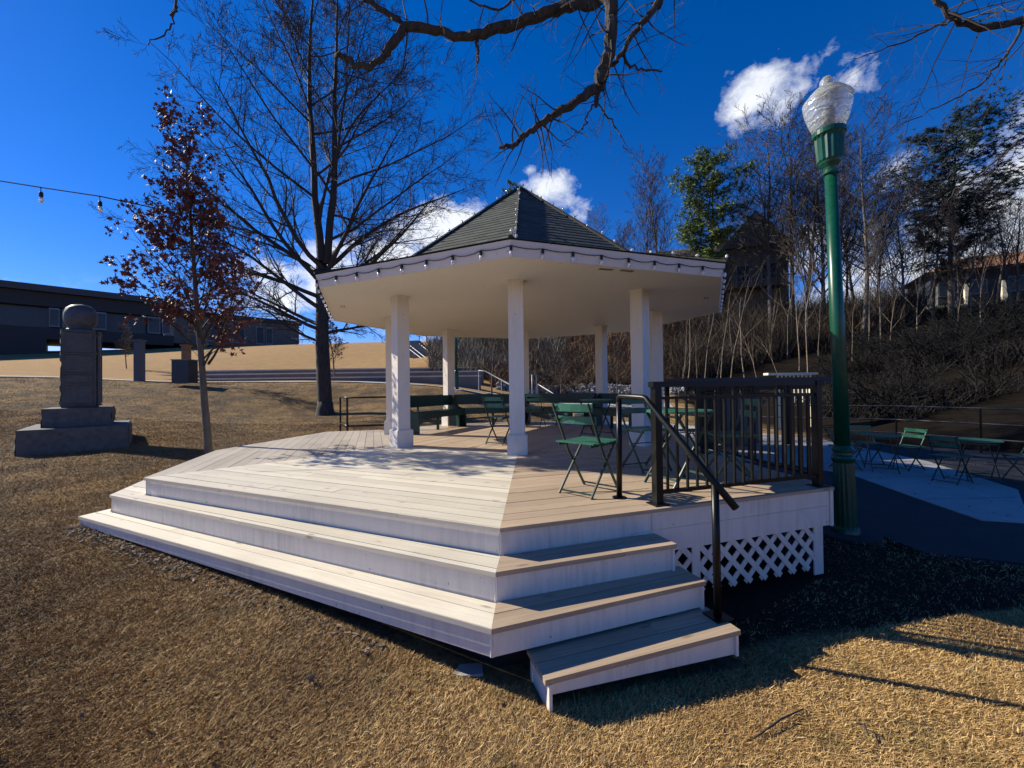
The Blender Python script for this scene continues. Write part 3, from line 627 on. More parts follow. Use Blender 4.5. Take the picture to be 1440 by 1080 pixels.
for i in (-2, -1, 0, 1, 2):
    pts = [Vector((*octp(i, RE_+.07), HE+.23)), Vector((*octp(i, RK), ZK+.06)), Vector((*octp(i, .06), ZA+.03))]; path = []
    for a, b, K in ((pts[0], pts[1], 4), (pts[1], pts[2], 9)):
        for k in range(K): path.append(a.lerp(b, k/K))
    c_ = MB(); c_.tube(path+[pts[2]], .006, 4); c_.build('cable', M_CABLE, hl)
    for q, p in enumerate(path):
        k = MB(); ax = Quaternion((rng.uniform(-1, 1), rng.uniform(-1, 1), .2), rng.uniform(.5, 1.3)).to_matrix()
        k.lathe([(.010, 0), (.017, .01), (.021, .028), (.016, .046), (.005, .056)], p+Vector((0, 0, .012)), 8, axis=ax); k.build('bulb', M_BULB, hl, True)

# ------------------------------------------------------------------ benches between the rear columns
def bench(i0, i1, label):
    a, b = Vector(colp[i0]), Vector(colp[i1]); e = (b-a).normalized(); c0 = Vector((CX, CY)); mid = (a+b)/2; inw = (c0-mid).normalized()
    t = thing('bench', label, 'bench', (mid.x, mid.y, DZ), 0, 'dark green benches between the gazebo columns')
    A = lambda u, w_, z: Vector((*(a+e*u+inw*w_), z)); L = (b-a).length
    k = MB(); k.bar(A(.14, .13, DZ+.66), A(L-.14, .13, DZ+.66), .03, .25); k.build('backrest', M_BENCH, t)
    k = MB()
    for q in range(4): k.bar(A(.1-.17*0+q*.0, .22+.115*q, DZ+.43), A(L-.1, .22+.115*q, DZ+.43), .105, .035)
    k.build('seat', M_BENCH, t)
    k = MB(); k.bar(A(.12, .625, DZ+.375), A(L-.12, .625, DZ+.375), .028, .13); k.build('apron', M_BENCH, t)
    for u in (.13, L-.13):
        k = MB(); P = [(.08, .0), (.62, .0), (.62, .41), (.40, .50), (.19, .785), (.10, .785)]; th = .035
        i_ = len(k.v)
        for du in (-th/2, th/2):
            for w_, z in P: k.v.append(tuple(A(u+du, w_-.03, DZ+z)))
        n6 = len(P); k.f.append(tuple(range(n6-1, -1, -1))); k.f.append(tuple(range(n6, 2*n6)))
        for q in range(n6): j = (q+1) % n6; k.f.append((q, j, n6+j, n6+q))
        k.build('end_panel', M_BENCH, t)
    k = MB(); k.bar(A(L/2, .40, DZ+.0), A(L/2, .40, DZ+.41), .04, .06); k.build('leg', M_BENCH, t)
bench(-2, -3, 'dark green bench at the far left of the gazebo, between the two left rear columns')
bench(-3, 4, 'dark green bench at the back of the gazebo, left of the rearmost column')
bench(4, 3, 'dark green bench at the back of the gazebo, behind the folding chair')
bench(3, 2, 'dark green bench at the right rear of the gazebo, partly behind the handrail')

# ------------------------------------------------------------------ railings
def sq(mb, x, y, z0, z1, s, rz=0): mb.box((x, y, (z0+z1)/2), (s, s, z1-z0), rz)
angR = math.atan2(Rp[1]-Fp[1], Rp[0]-Fp[0])
def railing(name, label, a, b, n, first=True, last=True):
    a, b = Vector(a), Vector(b); e = (b-a).normalized(); ang = math.atan2(e.y, e.x)
    t = thing(name, label, 'railing', (a.x, a.y, DZ))
    P = lambda u, z: Vector((*(a+e*u), z)); L = (b-a).length
    for u, ok in ((0, first), (L, last)):
        if ok:
            k = MB(); p = P(u, 0); sq(k, p.x, p.y, DZ+.006, DZ+.94, .062, ang); po = k.build('post', M_BLACK, t)
            k = MB(); sq(k, p.x, p.y, DZ, DZ+.009, .13, ang); k.build('base_plate', M_BLACK, po)
    k = MB(); k.bar(P(-.05, DZ+.955), P(L+.04, DZ+.955), .066, .045); k.build('top_rail', M_BLACK, t)
    k = MB(); k.bar(P(.032, DZ+.845), P(L-.032, DZ+.845), .032, .022); k.build('middle_rail', M_BLACK, t)
    k = MB(); k.bar(P(.032, DZ+.095), P(L-.032, DZ+.095), .038, .026); k.build('bottom_rail', M_BLACK, t)
    for q in range(1, n+1):
        u = L*q/(n+1); k = MB(); top = DZ+.935 if q % 5 in (3, 4) else DZ+.836; p = P(u, 0); sq(k, p.x, p.y, DZ+.106, top, .017, ang); k.build('baluster', M_BLACK, t)
    for q in range(3, n, 5):
        u = L*(q+.5)/(n+1); k = MB(); c = P(u, DZ+.893); k.tube([c+Vector((e.x*.034*math.cos(v), e.y*.034*math.cos(v), .034*math.sin(v))) for v in [2*math.pi*s/14 for s in range(15)]], .006, 5, cap=False); k.build('ring', M_BLACK, t)
    return t
PL, PR = (1.15, 3.348), (2.823, 3.891)
railing('deck_railing', 'black metal railing with thin balusters along the right front edge of the deck', PL, PR, 17)
railing('deck_railing', 'black metal railing running back along the right side of the deck', PR, (2.66, 5.85), 17, first=False)
# front handrail
hr = thing('stair_handrail', 'black tubular handrail slanting down over the right-hand steps', 'handrail', (.897, 3.555, DZ))
p1, pt, pb, pe = Vector((.897, 3.555, DZ)), Vector((.905, 3.553, 1.648)), Vector((1.052, 3.30, 1.642)), ony(1035, 715, 2.6)
k = MB(); k.tube([p1+Vector((0, 0, .008)), pt-Vector((0, 0, .02))], .024, 10); po = k.build('post', M_BLACK, hr, True)
k = MB(); k.lathe([(.06, 0), (.06, .008), (.03, .012)], p1, 12); k.build('base_plate', M_BLACK, po)
k = MB(); mid_ = pt.lerp(pb, .06)+Vector((0, 0, .012)); k.tube([pt+Vector((-.004, 0, -.035)), pt, mid_, pt.lerp(pb, .9)+Vector((0, 0, .01)), pb+Vector((0, 0, .004)), pb.lerp(pe, .06), pb.lerp(pe, .5), pe], .0235, 12); k.build('rail', M_BLACK, hr, True)
q1 = Vector((1.318, 2.735, z4)); tl = (q1.y-pb.y)/(pe.y-pb.y); qt = pb.lerp(pe, tl)
k = MB(); k.tube([q1+Vector((0, 0, .005)), Vector((qt.x, q1.y, qt.z-.01))], .024, 10); po = k.build('post', M_BLACK, hr, True)
k = MB(); k.box(q1+Vector((0, 0, .005)), (.13, .13, .009), angR); k.build('base_plate', M_BLACK, po)
# pipe rail behind the left rear edge of the deck
pr = thing('pipe_rail', 'low black pipe rail on the lawn along the left rear edge of the deck', 'railing', (-3.9, 9.9, .6))
w1, w2, w3, w4 = Vector((-4.35, 10.6, 0)), Vector((-3.86, 9.80, 0)), Vector((-2.9, 10.05, 0)), Vector((-2.42, 10.75, 0))
def pz(v, z): return Vector((v.x, v.y, z))
for v, z0 in ((w1, .62), (w2, .6), (w3, .58), (w4, .58)):
    k = MB(); k.tube([pz(v, z0-.1), pz(v, 1.565)], .024, 8); k.build('post', M_BLACK, pr)
w5 = Vector((-.6, 12.25, 0))
for z in (1.565, .90):
    k = MB(); k.tube([pz(w1, z), pz(w2, z), pz(w3, z), pz(w4, z), pz(w5, z)], .021, 8); k.build('rail', M_BLACK, pr, True)

# ------------------------------------------------------------------ bistro furniture
def make_chair():
    t = thing('folding_chair', 'green slatted folding bistro chair in the foreground of the deck beside the handrail', 'chair', (0, 0, 0), 0, 'green folding bistro chairs', world=False)
    # local: faces +x, rear feet at x=-.2, front feet x=.22, half width .19
    hw = .185
    for s in (-1, 1):
        y = s*hw
        k = MB(); k.bar((.235, y, .0), (-.02, y, .36), .011, .024); k.bar((-.02, y, .36), (-.245, y, .80), .011, .024); k.build('back_leg', M_CHLEG, t)
        k = MB(); k.bar((-.19, y-s*.018, 0), (.20, y-s*.018, .445), .011, .024); k.build('front_leg', M_CHLEG, t)
    k = MB(); k.bar((.21, -hw, .035), (.21, hw, .035), .012, .012); k.bar((-.165, -hw+.018, .03), (-.165, hw-.018, .03), .012, .012); k.bar((.03, -hw, .30), (.03, hw, .30), .01, .01); k.build('stretcher', M_CHLEG, t)
    k = MB()
    for q in range(7): k.box((-.165+.062*q, 0, .453+.006*abs(q-3)*.4), (.048, .40, .012))
    k.build('seat', M_CHAIR, t)
    k = MB(); k.bar((-.19, -hw+.02, .44), (.22, -hw+.02, .44), .01, .022); k.bar((-.19, hw-.02, .44), (.22, hw-.02, .44), .01, .022); k.build('seat_frame', M_CHLEG, t)
    for z, xx in ((.765, -.222), (.655, -.166)):
        k = MB(); yy = [-.205, -.1, 0, .1, .205]; bow = [.0, -.018, -.024, -.018, 0]
        for u in range(4):
            a = Vector((xx+.016+bow[u], yy[u], z)); b = Vector((xx+.016+bow[u+1], yy[u+1], z)); k.bar(a, b, .011, .066)
        k.build('back_slat', M_CHAIR, t)
    return t
def make_table():
    t = thing('bistro_table', 'round green folding table behind the black railing on the deck', 'table', (0, 0, 0), 0, 'round green bistro tables', world=False)
    k = MB(); k.lathe([(.29, .690), (.302, .692), (.302, .708), (.29, .714)], sides=32); k.build('table_top', M_CHAIR, t)
    for s in (-1, 1):
        for q in (-1, 1):
            k = MB(); k.bar((q*.26, s*(.21+.012*q), 0), (-q*.22, s*(.19+.012*q), .688), .012, .028); k.build('leg', M_CHLEG, t)
    for q in (-1, 1):
        k = MB(); k.bar((q*.22, -.2, .09), (q*.22, .2, .09), .012, .02); k.build('stretcher', M_CHLEG, t)
        k = MB(); k.bar((q*.18, -.19, .655), (q*.18, .19, .655), .012, .02); k.build('stretcher', M_CHLEG, t)
    return t
ch = make_chair(); ch.location = (.66, 3.76, DZ); ch.rotation_euler = (0, 0, R(46))
tb = make_table(); tb.location = (1.60, 4.02, DZ); tb.rotation_euler = (0, 0, R(20))
GC, GT = 'green folding bistro chairs', 'round green bistro tables'
def chair(x, y, rz, z, lab): return copy_tree(ch, (x, y, z), R(rz), lab, GC)
def table(x, y, rz, z, lab): return copy_tree(tb, (x, y, z), R(rz), lab, GT)
chair(1.50, 4.80, -70, DZ, 'green folding chair seen edge-on in front of the right front column')
chair(2.20, 4.22, 170, DZ, 'green folding chair with its pale back to the right end of the deck railing')
chair(-.22, 7.15, 60, DZ, 'folding chair inside the gazebo just left of the front column')
table(1.55, 7.75, 45, DZ, 'bistro table inside the gazebo just left of the right front column')
chair(.55, 10.1, 70, DZ, 'folding chair inside the gazebo closest to the rearmost column')
P0 = .022
for x, y, l in ((7.25, 8.25, 'patio table nearest the green lamp post'), (8.15, 7.35, 'patio table farther right in the shade'), (2.6, 15.5, 'patio table behind the gazebo on the pale concrete'), (4.1, 9.6, 'patio table seen through the railing')):
    table(x, y, rng.uniform(0, 90), P0, l)
for x, y, r_, l in ((6.7, 8.5, -15, 'folding chair on the patio touching the lamp post outline'), (7.9, 8.4, 190, 'folding chair on the patio between the two right-hand tables'), (7.55, 7.25, 20, 'folding chair in front of the shaded patio table'), (8.7, 7.1, 170, 'folding chair at the far right of the patio'), (7.6, 9.0, -100, 'folding chair behind the nearest patio table'),
                    (2.1, 15.1, 20, 'folding chair left of the table behind the gazebo'), (3.3, 15.6, 180, 'folding chair right of the table behind the gazebo'), (1.75, 16.5, -60, 'folding chair on the pale concrete farthest behind the gazebo'), (4.7, 9.9, 190, 'folding chair on the patio seen through the balusters'), (3.6, 9.2, 30, 'folding chair by the patio table close to the deck edge')):
    chair(x, y, r_, P0, l)

# ------------------------------------------------------------------ lamp posts
def make_lamp():
    t = thing('street_lamp', 'green cast iron lamp post with prismatic glass globe beside the deck corner', 'street lamp', (0, 0, 0), 0, None, world=False)
    k = MB(); k.lathe([(.135, 0), (.14, .03), (.13, .07), (.115, .10, .05), (.108, .55, .07), (.100, .83, .07), (.112, .86), (.12, .885), (.112, .91), (.092, .925), (.09, .95), (.105, .965), (.108, .985), (.095, 1.01), (.08, 1.03)], sides=32); k.build('base', M_LAMP, t)
    k = MB(); k.lathe([(.077, 1.03), (.070, 2.5), (.060, 4.18)], sides=20); k.build('pole', M_LAMP, t, True)
    k = MB(); k.lathe([(.058, 4.18), (.08, 4.2), (.082, 4.225), (.066, 4.24), (.072, 4.27), (.105, 4.32), (.11, 4.34), (.128, 4.36, .09), (.145, 4.62, .10), (.152, 4.64), (.163, 4.65), (.165, 4.70), (.15, 4.71)], sides=32); k.build('fitter', M_LAMP, t)
    k = MB(); k.lathe([(.142, 4.70), (.158, 4.72), (.196, 4.82), (.232, 4.95), (.245, 5.03), (.247, 5.06), (.235, 5.085), (.20, 5.115), (.20, 5.125), (.16, 5.165), (.155, 5.175), (.115, 5.21), (.075, 5.225), (.072, 5.25), (.068, 5.30), (.045, 5.335), (.01, 5.345)], sides=40); k.build('globe', M_GLOBE, t, True)
    k = MB(); k.lathe([(.03, 4.70), (.03, 4.78), (.05, 4.80), (.055, 4.93), (.03, 4.98)], sides=12); k.build('lamp_bulb', M_WINF, t, True)
    return t
lp = make_lamp(); lp.location = (3.86, 4.88, .0); lp.rotation_euler = (0, R(-1.35), 0)
k = MB(); k.lathe([(.33, -.2), (.33, .02), (.32, .03)], (3.86, 4.88, .0), 24); tag(k.build('lamp_footing', M_CONCD), 'round dark concrete footing under the near green lamp post', 'footing')
ml = copy_tree(lp, (-2.92, 22.0, h1(-2.92, 22.0)+.02), 0, 'distant green lamp post on the lawn behind the rear left gazebo column'); ml.rotation_euler = (0, 0, 0)
k = MB(); k.lathe([(.45, -.3), (.42, .10), (.3, .13)], (-2.92, 22.0, h1(-2.92, 22)-.1), 16); tag(k.build('lamp_footing', M_CONC), 'pale concrete footing of the distant lamp post', 'footing')

# ------------------------------------------------------------------ monument
mx, my, mz = -9.42, 9.15, h1(-9.42, 9.15)-.02; mr = R(42)
mo = thing('stone_monument', 'dark granite monument with rough-hewn left side and round cap on two plinths', 'monument', (mx, my, mz))
def rough_box(mb, c, size, rz, rough, n=7, faces=('L', 'B')):
    """box whose left/back faces are hewn: displaced grid"""
    rr = random.Random(int(size[0]*1000)); M = Matrix.Rotation(rz, 3, 'Z'); c = Vector(c); hx, hy, hz = [s/2 for s in size]
    def P(x, y, z): return c+M @ Vector((x, y, z))
    nz_ = max(3, int(size[2]/.09)); g = {}
    def grid(fn, nu, nv, disp, nrm):
        pts = [[None]*(nv+1) for _ in range(nu+1)]
        for a in range(nu+1):
            for b in range(nv+1):
                q = Vector(fn(a/nu, b/nv)); edge = (a in (0, nu)) or (b in (0, nv))
                if disp: q += Vector(nrm)*(rr.uniform(-.3, 1)*rough*(.35 if edge else 1))
                pts[a][b] = q
        for a in range(nu):
            for b in range(nv): mb.quad(P(*pts[a][b]), P(*pts[a+1][b]), P(*pts[a+1][b+1]), P(*pts[a][b+1]))
    grid(lambda u, v: (-hx, hy-2*hy*u, -hz+2*hz*v), n, nz_, True, (-1, 0, 0))
    grid(lambda u, v: (hx, -hy+2*hy*u, -hz+2*hz*v), n, nz_, True, (1, 0, 0))
    grid(lambda u, v: (-hx+2*hx*u, -hy, -hz+2*hz*v), 2, 2, False, None)
    grid(lambda u, v: (hx-2*hx*u, hy, -hz+2*hz*v), n, nz_, True, (0, 1, 0))
    grid(lambda u, v: (-hx+2*hx*u, -hy+2*hy*v, hz), 3, 3, False, None)
k = MB(); rough_box(k, (mx, my, mz+.20), (1.55, 2.25, .50), mr, .06, 12); k.build('lower_plinth', M_GRAN, mo)
k = MB(); rough_box(k, (mx, my, mz+.64), (1.0, 1.35, .38), mr, .05, 9); k.build('upper_plinth', M_GRAN, mo)
k = MB(); rough_box(k, (mx, my, mz+.83+.83), (.52, .72, 1.66), mr, .06, 6); sh = k.build('shaft', M_GRAN, mo)
Mr = Matrix.Rotation(mr, 3, 'Z'); O = Vector((mx, my, mz))
# the dressed, panelled face looks along local +x / -y
k = MB()
for (z0, z1) in ((.92, 1.30), (1.36, 1.52), (1.58, 1.94), (2.0, 2.42)):
    zc, hh = (z0+z1)/2, (z1-z0)
    k.box(O+Mr @ Vector((.0, -.372, zc)), (.40, .02, hh), mr)
    k.box(O+Mr @ Vector((.292, .0, zc)), (.03, .56, hh), mr)
pa = k.build('inscription_panel', M_GRAND, mo)
k = MB()
for z in (.88, 1.33, 1.55, 1.97, 2.45): k.box(O+Mr @ Vector((.297, 0, z)), (.05, .66, .03), mr); k.box(O+Mr @ Vector((0, -.375, z)), (.48, .04, .03), mr)
for s in (-1, 1): k.box(O+Mr @ Vector((.30, s*.32, 1.66)), (.045, .05, 1.5), mr)
k.build('moulding', M_GRAND, mo)
k = MB(); k.lathe([(.28, 2.47), (.23, 2.52), (.20, 2.56), (.21, 2.58), (.25, 2.64), (.272, 2.74), (.268, 2.86), (.23, 2.98), (.15, 3.05), (.02, 3.08)], O, 20); k.build('cap', M_GRAND, mo, True)
sh['label'] = 'rough-hewn shaft'

# ------------------------------------------------------------------ trees
def unit(v): return v.normalized()
def rvec(r): return Vector((r.gauss(0, 1), r.gauss(0, 1), r.gauss(0, 1)))
class Tree:
    def __init__(s, seed, lv, minr=0.0): s.minr = minr; s.r = random.Random(seed); s.lv = lv; s.trunk = MB(); s.crown = MB(); s.tips = []
    def grow(s, p, d, L, rad, lvl):
        lv = s.lv[lvl]; r = s.r; n = lv['n']; pts = [p.copy()]; rr = [rad]; end = rad*lv.get('taper', .3); dirs = [d.copy()]; d = d.copy()
        for i in range(n):
            d = unit(d + rvec(r)*lv['wig'] + Vector((0, 0, lv.get('up', 0)))); p = p + d*(L/n); pts.append(p); dirs.append(d); rr.append(max(s.minr, rad+(end-rad)*((i+1)/n)**lv.get('tp', 1)))
        (s.trunk if lvl == 0 else s.crown).tube(pts, rr, lv['s'], cap=False)
        if lvl+1 < len(s.lv):
            nx = s.lv[lvl+1]; k = lv['k']; k = int(k) if k == int(k) or True else k
            for c in range(k):
                t = lv.get('t0', .25)+(1-lv.get('t0', .25))*((c+r.random())/k); f = t*n; i = min(int(f), n-1); q = pts[i].lerp(pts[i+1], f-i); rq = rr[i]+(rr[i+1]-rr[i])*(f-i); dd = dirs[i+1]
                ax = dd.orthogonal().normalized(); az = c*2.399+r.uniform(-.5, .5); ax.rotate(Quaternion(dd, az)); ang = R(nx['ang'])*r.uniform(.7, 1.25)
                cd = dd.copy(); cd.rotate(Quaternion(ax, ang))
                ll = L*nx['ratio']*(1-nx.get('fall', .55)*((t-lv.get('t0', .25))/(1-lv.get('t0', .25)+1e-6)))*r.uniform(.7, 1.2)
                s.grow(q, cd, ll, min(rq*nx.get('rr', .6), rq*.95), lvl+1)
        if lvl >= len(s.lv)-2: s.tips.append((pts[-1], dirs[-1])); s.tips += [(q_, d_) for q_, d_ in zip(pts[1:-1], dirs[1:-1])] if lvl == len(s.lv)-1 else []
def finish(T, name, label, cat, loc, mt, mc, group=None, smooth=True):
    t = thing(name, label, cat, loc, 0, group, world=False)
    T.trunk.build('trunk', mt, t, smooth)
    if T.crown.v: T.crown.build('branches', mc, t)
    return t
def px_at(px, D): p = ony(px, 540, D); return p.x, D

# big twin-leader tree
lv = [dict(n=10, wig=.012, s=14, k=0, taper=.75), ]
bx, by = px_at(457, 16.7); bz = h1(bx, by)-.1
T = Tree(11, [dict(n=9, wig=.02, s=12, k=0, taper=.72)], .0055)
T.grow(Vector((0, 0, 0)), Vector((0, 0, 1)), 6.4, .285, 0)
# root flare
T.trunk.lathe([(.43, -.1), (.37, .06), (.32, .3), (.285, .6)], (0, 0, 0), 12)
L2 = [None, dict(n=14, wig=.035, s=9, k=18, t0=.08, taper=.12, up=.05), dict(n=9, wig=.08, s=6, k=12, t0=.12, ang=60, ratio=.62, fall=.6, rr=.42, taper=.15, up=.03),
      dict(n=6, wig=.11, s=4, k=9, t0=.1, ang=44, ratio=.42, fall=.45, rr=.5, taper=.2, up=.045), dict(n=5, wig=.14, s=3, k=6, t0=.1, ang=38, ratio=.46, rr=.5, taper=.3, up=.03), dict(n=3, wig=.15, s=3, k=0, ang=36, ratio=.55, rr=.6, taper=.4, up=.03)]
T.lv = [T.lv[0]]+L2[1:]
T.grow(Vector((-.10, 0, 6.2)), unit(Vector((-.07, .05, 1))), 12.0, .165, 1)
T.grow(Vector((.12, 0, 6.1)), unit(Vector((.10, -.05, 1))), 11.5, .155, 1)
for (z, dx, dy, dz, L, r_) in ((4.7, -1, .1, .62, 7.8, .10), (5.5, -.9, .4, .9, 8.6, .11), (3.4, -.9, -.6, .35, 5.4, .08), (5.0, .8, .6, .9, 6.2, .09), (5.8, 1, .3, .7, 7.0, .10), (2.9, -1, -.1, .42, 3.6, .07), (3.3, 1, -.2, .16, 3.2, .07), (3.6, -1, .5, .5, 5.2, .09), (4.2, -1, -.3, .55, 5.8, .10), (4.5, 1, .1, .75, 6.4, .11), (4.9, .5, .9, .6, 5.2, .09), (5.2, -1, .2, .75, 7.2, .11), (5.6, .9, -.5, .8, 6.4, .10), (3.9, .9, .5, .45, 3.8, .06), (5.9, -.8, -.7, .8, 6.4, .10), (6.1, .2, 1, .8, 5.6, .09)):
    T.grow(Vector((0, 0, z)), unit(Vector((dx, dy, dz))), L, r_, 2)
finish(T, 'bare_tree', 'large leafless tree with a forked trunk on the lawn left of the gazebo', 'tree', (bx, by, bz), M_BARK, M_TWIG)

# red-leaved young tree
rx, ry = px_at(293, 7.5); rz_ = h1(rx, ry)-.05
T = Tree(5, [dict(n=12, wig=.02, s=10, k=42, t0=.27, taper=.12), dict(n=7, wig=.06, s=5, k=8, ang=40, ratio=.25, fall=.58, rr=.4, taper=.2, up=.07, t0=.15), dict(n=4, wig=.11, s=3, k=4, ang=42, ratio=.42, rr=.5, taper=.3, up=.02), dict(n=3, wig=.15, s=3, k=0, ang=40, ratio=.5, rr=.6, taper=.4)])
T.grow(Vector((0, 0, 0)), Vector((0, 0, 1)), 6.1, .068, 0)
T.grow(Vector((0, 0, 1.75)), unit(Vector((.75, -.2, .8))), 1.4, .025, 1)
rt_ = finish(T, 'maple_tree', 'young tree with dry dark red leaves beside the left corner of the deck', 'tree', (rx, ry, rz_), M_BARKG, M_TWIG)
def star_leaf(mb, p, s, r, lobes=5):
    a = rvec(r).normalized(); b = a.orthogonal().normalized(); b.rotate(Quaternion(a, r.uniform(0, 6.28))); c = a.cross(b); n2 = lobes*2; v = []
    for k_ in range(n2):
        an = 2*math.pi*k_/n2; q = s*(1 if k_ % 2 == 0 else .42)*(.75 if k_ == 0 else 1); v.append(p+b*(q*math.cos(an))+c*(q*math.sin(an))+a*(s*.25*(1 if k_ % 2 == 0 else 0)*r.uniform(-1, 1)))
    i = len(mb.v); mb.v += [tuple(x) for x in v]+[tuple(p)]; rv = r.random()
    for k_ in range(n2): mb.f.append((i+n2, i+k_, i+(k_+1) % n2)); mb.rnd[len(mb.f)-1] = rv
rl = random.Random(9); lf = MB()
cand = [t for t in T.tips]
rl.shuffle(cand)
for (p, d) in cand:
    z = p.z; keep = .9 if z < 3.6 else (.7 if z < 5.0 else .30)
    keep *= .35+1.3*(math.sin(p.x*3.1+p.z*2.3)*math.sin(p.y*3.3+p.z*3.7+1)*.5+.5)
    if p.x > .45 and z > 4.0: keep *= .4
    if rl.random() < keep:
        for _ in range(2): star_leaf(lf, p+rvec(rl)*.045, rl.uniform(.034, .058), rl)
lf.build('foliage', M_RED, rt_)

# overhanging tree: trunk stands behind the camera on the right, its limbs reach over the view
ot = thing('overhanging_tree', 'large leafless tree whose thick dark limbs hang in from the top edge', 'tree', (4.6, -2.4, h1(4.6, -2.4)))
tm = MB(); tr_ = [Vector((4.6, -2.4, -.1)), Vector((4.5, -2.3, 2)), Vector((4.2, -2.0, 4.5)), Vector((3.6, -1.2, 6.8)), Vector((3.0, 0, 8.4))]; tm.tube(tr_, [.42, .34, .30, .24, .18], 14); tm.build('trunk', M_BARK, ot, True)
lm = MB(); tw = Tree(21, [dict(n=1, wig=0, s=3, k=0), dict(n=6, wig=.13, s=4, k=4, ang=45, ratio=.5, rr=.5, taper=.25), dict(n=5, wig=.17, s=3, k=3, ang=42, ratio=.5, rr=.5, taper=.3), dict(n=4, wig=.18, s=3, k=0, ang=40, ratio=.5, rr=.55, taper=.4)])
def limb(px, D, r0, r1, start=None, twigs=10, tl=.9, sides=9, seed=1, td=None, wob=.012):
    """px: list of picture positions that the limb passes through at its own real distance D (list or number)"""
    P = []
    for i, (x, y) in enumerate(px): dd = D[i] if isinstance(D, (list, tuple)) else D; P.append(ony(x, y, dd))
    if start: P = [Vector(q) for q in start]+P
    # smooth
    Q = []; r_ = random.Random(seed)
    for i in range(len(P)-1):
        a, b, c, d = P[max(i-1, 0)], P[i], P[i+1], P[min(i+2, len(P)-1)]
        for s in range(5):
            t = s/5; Q.append(.5*((2*b)+(c-a)*t+(2*a-5*b+4*c-d)*t*t+(3*b-a-3*c+d)*t**3)+rvec(r_)*wob)
    Q.append(P[-1]); nq = len(Q); rad = [(r0+(r1-r0)*i/(nq-1))*r_.uniform(.88, 1.14) for i in range(nq)]
    lm.tube(Q, rad, sides)
    for k_ in range(twigs):
        i = r_.randrange(int(nq*.25), nq-1); d = rvec(r_); ax = (Q[i+1]-Q[i]).normalized(); d = unit(d-ax*d.dot(ax)*.6+ax*.35+Vector((0, 0, -.15)))
        if td: d = unit(d+Vector(td))
        tw.r = r_; tw.grow(Q[i], d, r_.uniform(.5, 1)*tl, min(.011, rad[i]*.35), 1)
    return Q
hub = (3.0, 0, 8.4)
D5 = 5.2
limb([(860, -30), (812, 2), (765, 20), (700, 40), (655, 50), (610, 42), (567, 36)], D5, .085, .05, start=[hub, (2.2, 3.0, 7.9)], twigs=20, tl=.9, seed=2)
limb([(567, 36), (552, 62), (533, 86), (510, 93), (484, 80), (470, 79)], D5, .055, .024, twigs=5, tl=.5, seed=3)
limb([(567, 36), (545, 18), (520, 4), (490, -10)], D5, .038, .024, twigs=4, tl=.6, seed=4)
limb([(862, -60), (858, 0), (860, 40), (851, 85), (843, 118)], 4.6, .085, .06, start=[hub, (1.9, 2.8, 7.6)], twigs=12, tl=1.0, seed=5)
limb([(843, 118), (815, 140), (790, 156), (765, 172), (740, 190), (722, 204), (702, 208)], 4.6, .056, .017, twigs=18, tl=.75, seed=6)
limb([(940, -40), (925, 5), (895, 42), (873, 76), (855, 100), (845, 130), (838, 150)], 4.7, .042, .018, start=[(2.2, 2.2, 7.8)], twigs=14, tl=.8, seed=7)
limb([(875, 76), (885, 92), (905, 99), (931, 100)], 4.7, .018, .008, twigs=3, tl=.4, seed=8)
limb([(843, 120), (838, 140), (855, 165), (872, 190), (882, 213)], 4.6, .014, .004, twigs=6, tl=.45, seed=9, td=(0, 0, -.5))
limb([(840, 140), (828, 160), (818, 180), (805, 190), (790, 205)], 4.6, .012, .004, twigs=7, tl=.4, seed=10, td=(0, 0, -.3))
limb([(672, 48), (670, 70), (671, 88)], D5, .022, .012, twigs=4, tl=.8, seed=12, td=(0, 0, -1))
limb([(250, -12), (249, 12), (240, 35), (225, 52), (208, 63)], 4.4, .014, .005, start=[(-1.6, 3.2, 7.2)], twigs=0, seed=13)
limb([(780, -40), (735, -10), (700, 12), (660, 0)], 5.0, .02, .01, twigs=9, tl=.9, seed=14, td=(0, 0, -.6))
limb([(930, -30), (955, -6), (990, -20)], 4.9, .03, .01, twigs=6, tl=.8, seed=15, td=(0, 0, -.4))
# upper right limbs
limb([(1300, -20), (1320, 6), (1345, 28), (1380, 38), (1440, 29), (1500, 15)], 5.6, .03, .055, start=[], twigs=16, tl=1.5, seed=16, td=(-.7, 0, -.45))
limb([(1500, 15), (1560, -40)], 5.6, .06, .08, start=[], twigs=0, seed=17)
q_ = ony(1560, -40, 5.6); lm.tube([q_, Vector((6.6, 3.0, 7.6)), Vector((4.8, .9, 8.3)), Vector(hub)], [.08, .10, .12, .14], 8)
limb([(1520, 140), (1470, 175), (1430, 200), (1390, 235), (1350, 262), (1330, 285)], 5.8, .022, .005, start=[(8.0, 4.5, 6.6)], twigs=12, tl=1.0, seed=18, td=(-.5, 0, -.5))
lm.tube([Vector((8.0, 4.5, 6.6)), Vector((6.6, 3.0, 7.6))], [.04, .09], 6)
limb([(1440, 32), (1425, 60), (1400, 95), (1370, 125), (1320, 150), (1265, 178)], 5.6, .02, .005, twigs=14, tl=1.0, seed=19, td=(-.5, 0, -.4))
limb([(1345, 28), (1290, 50), (1240, 70), (1200, 82)], 5.6, .014, .004, twigs=10, tl=.9, seed=20, td=(-.5, 0, -.3))
lm.build('branches', M_BARK, ot); tw.crown.build('twigs', M_TWIG, ot)

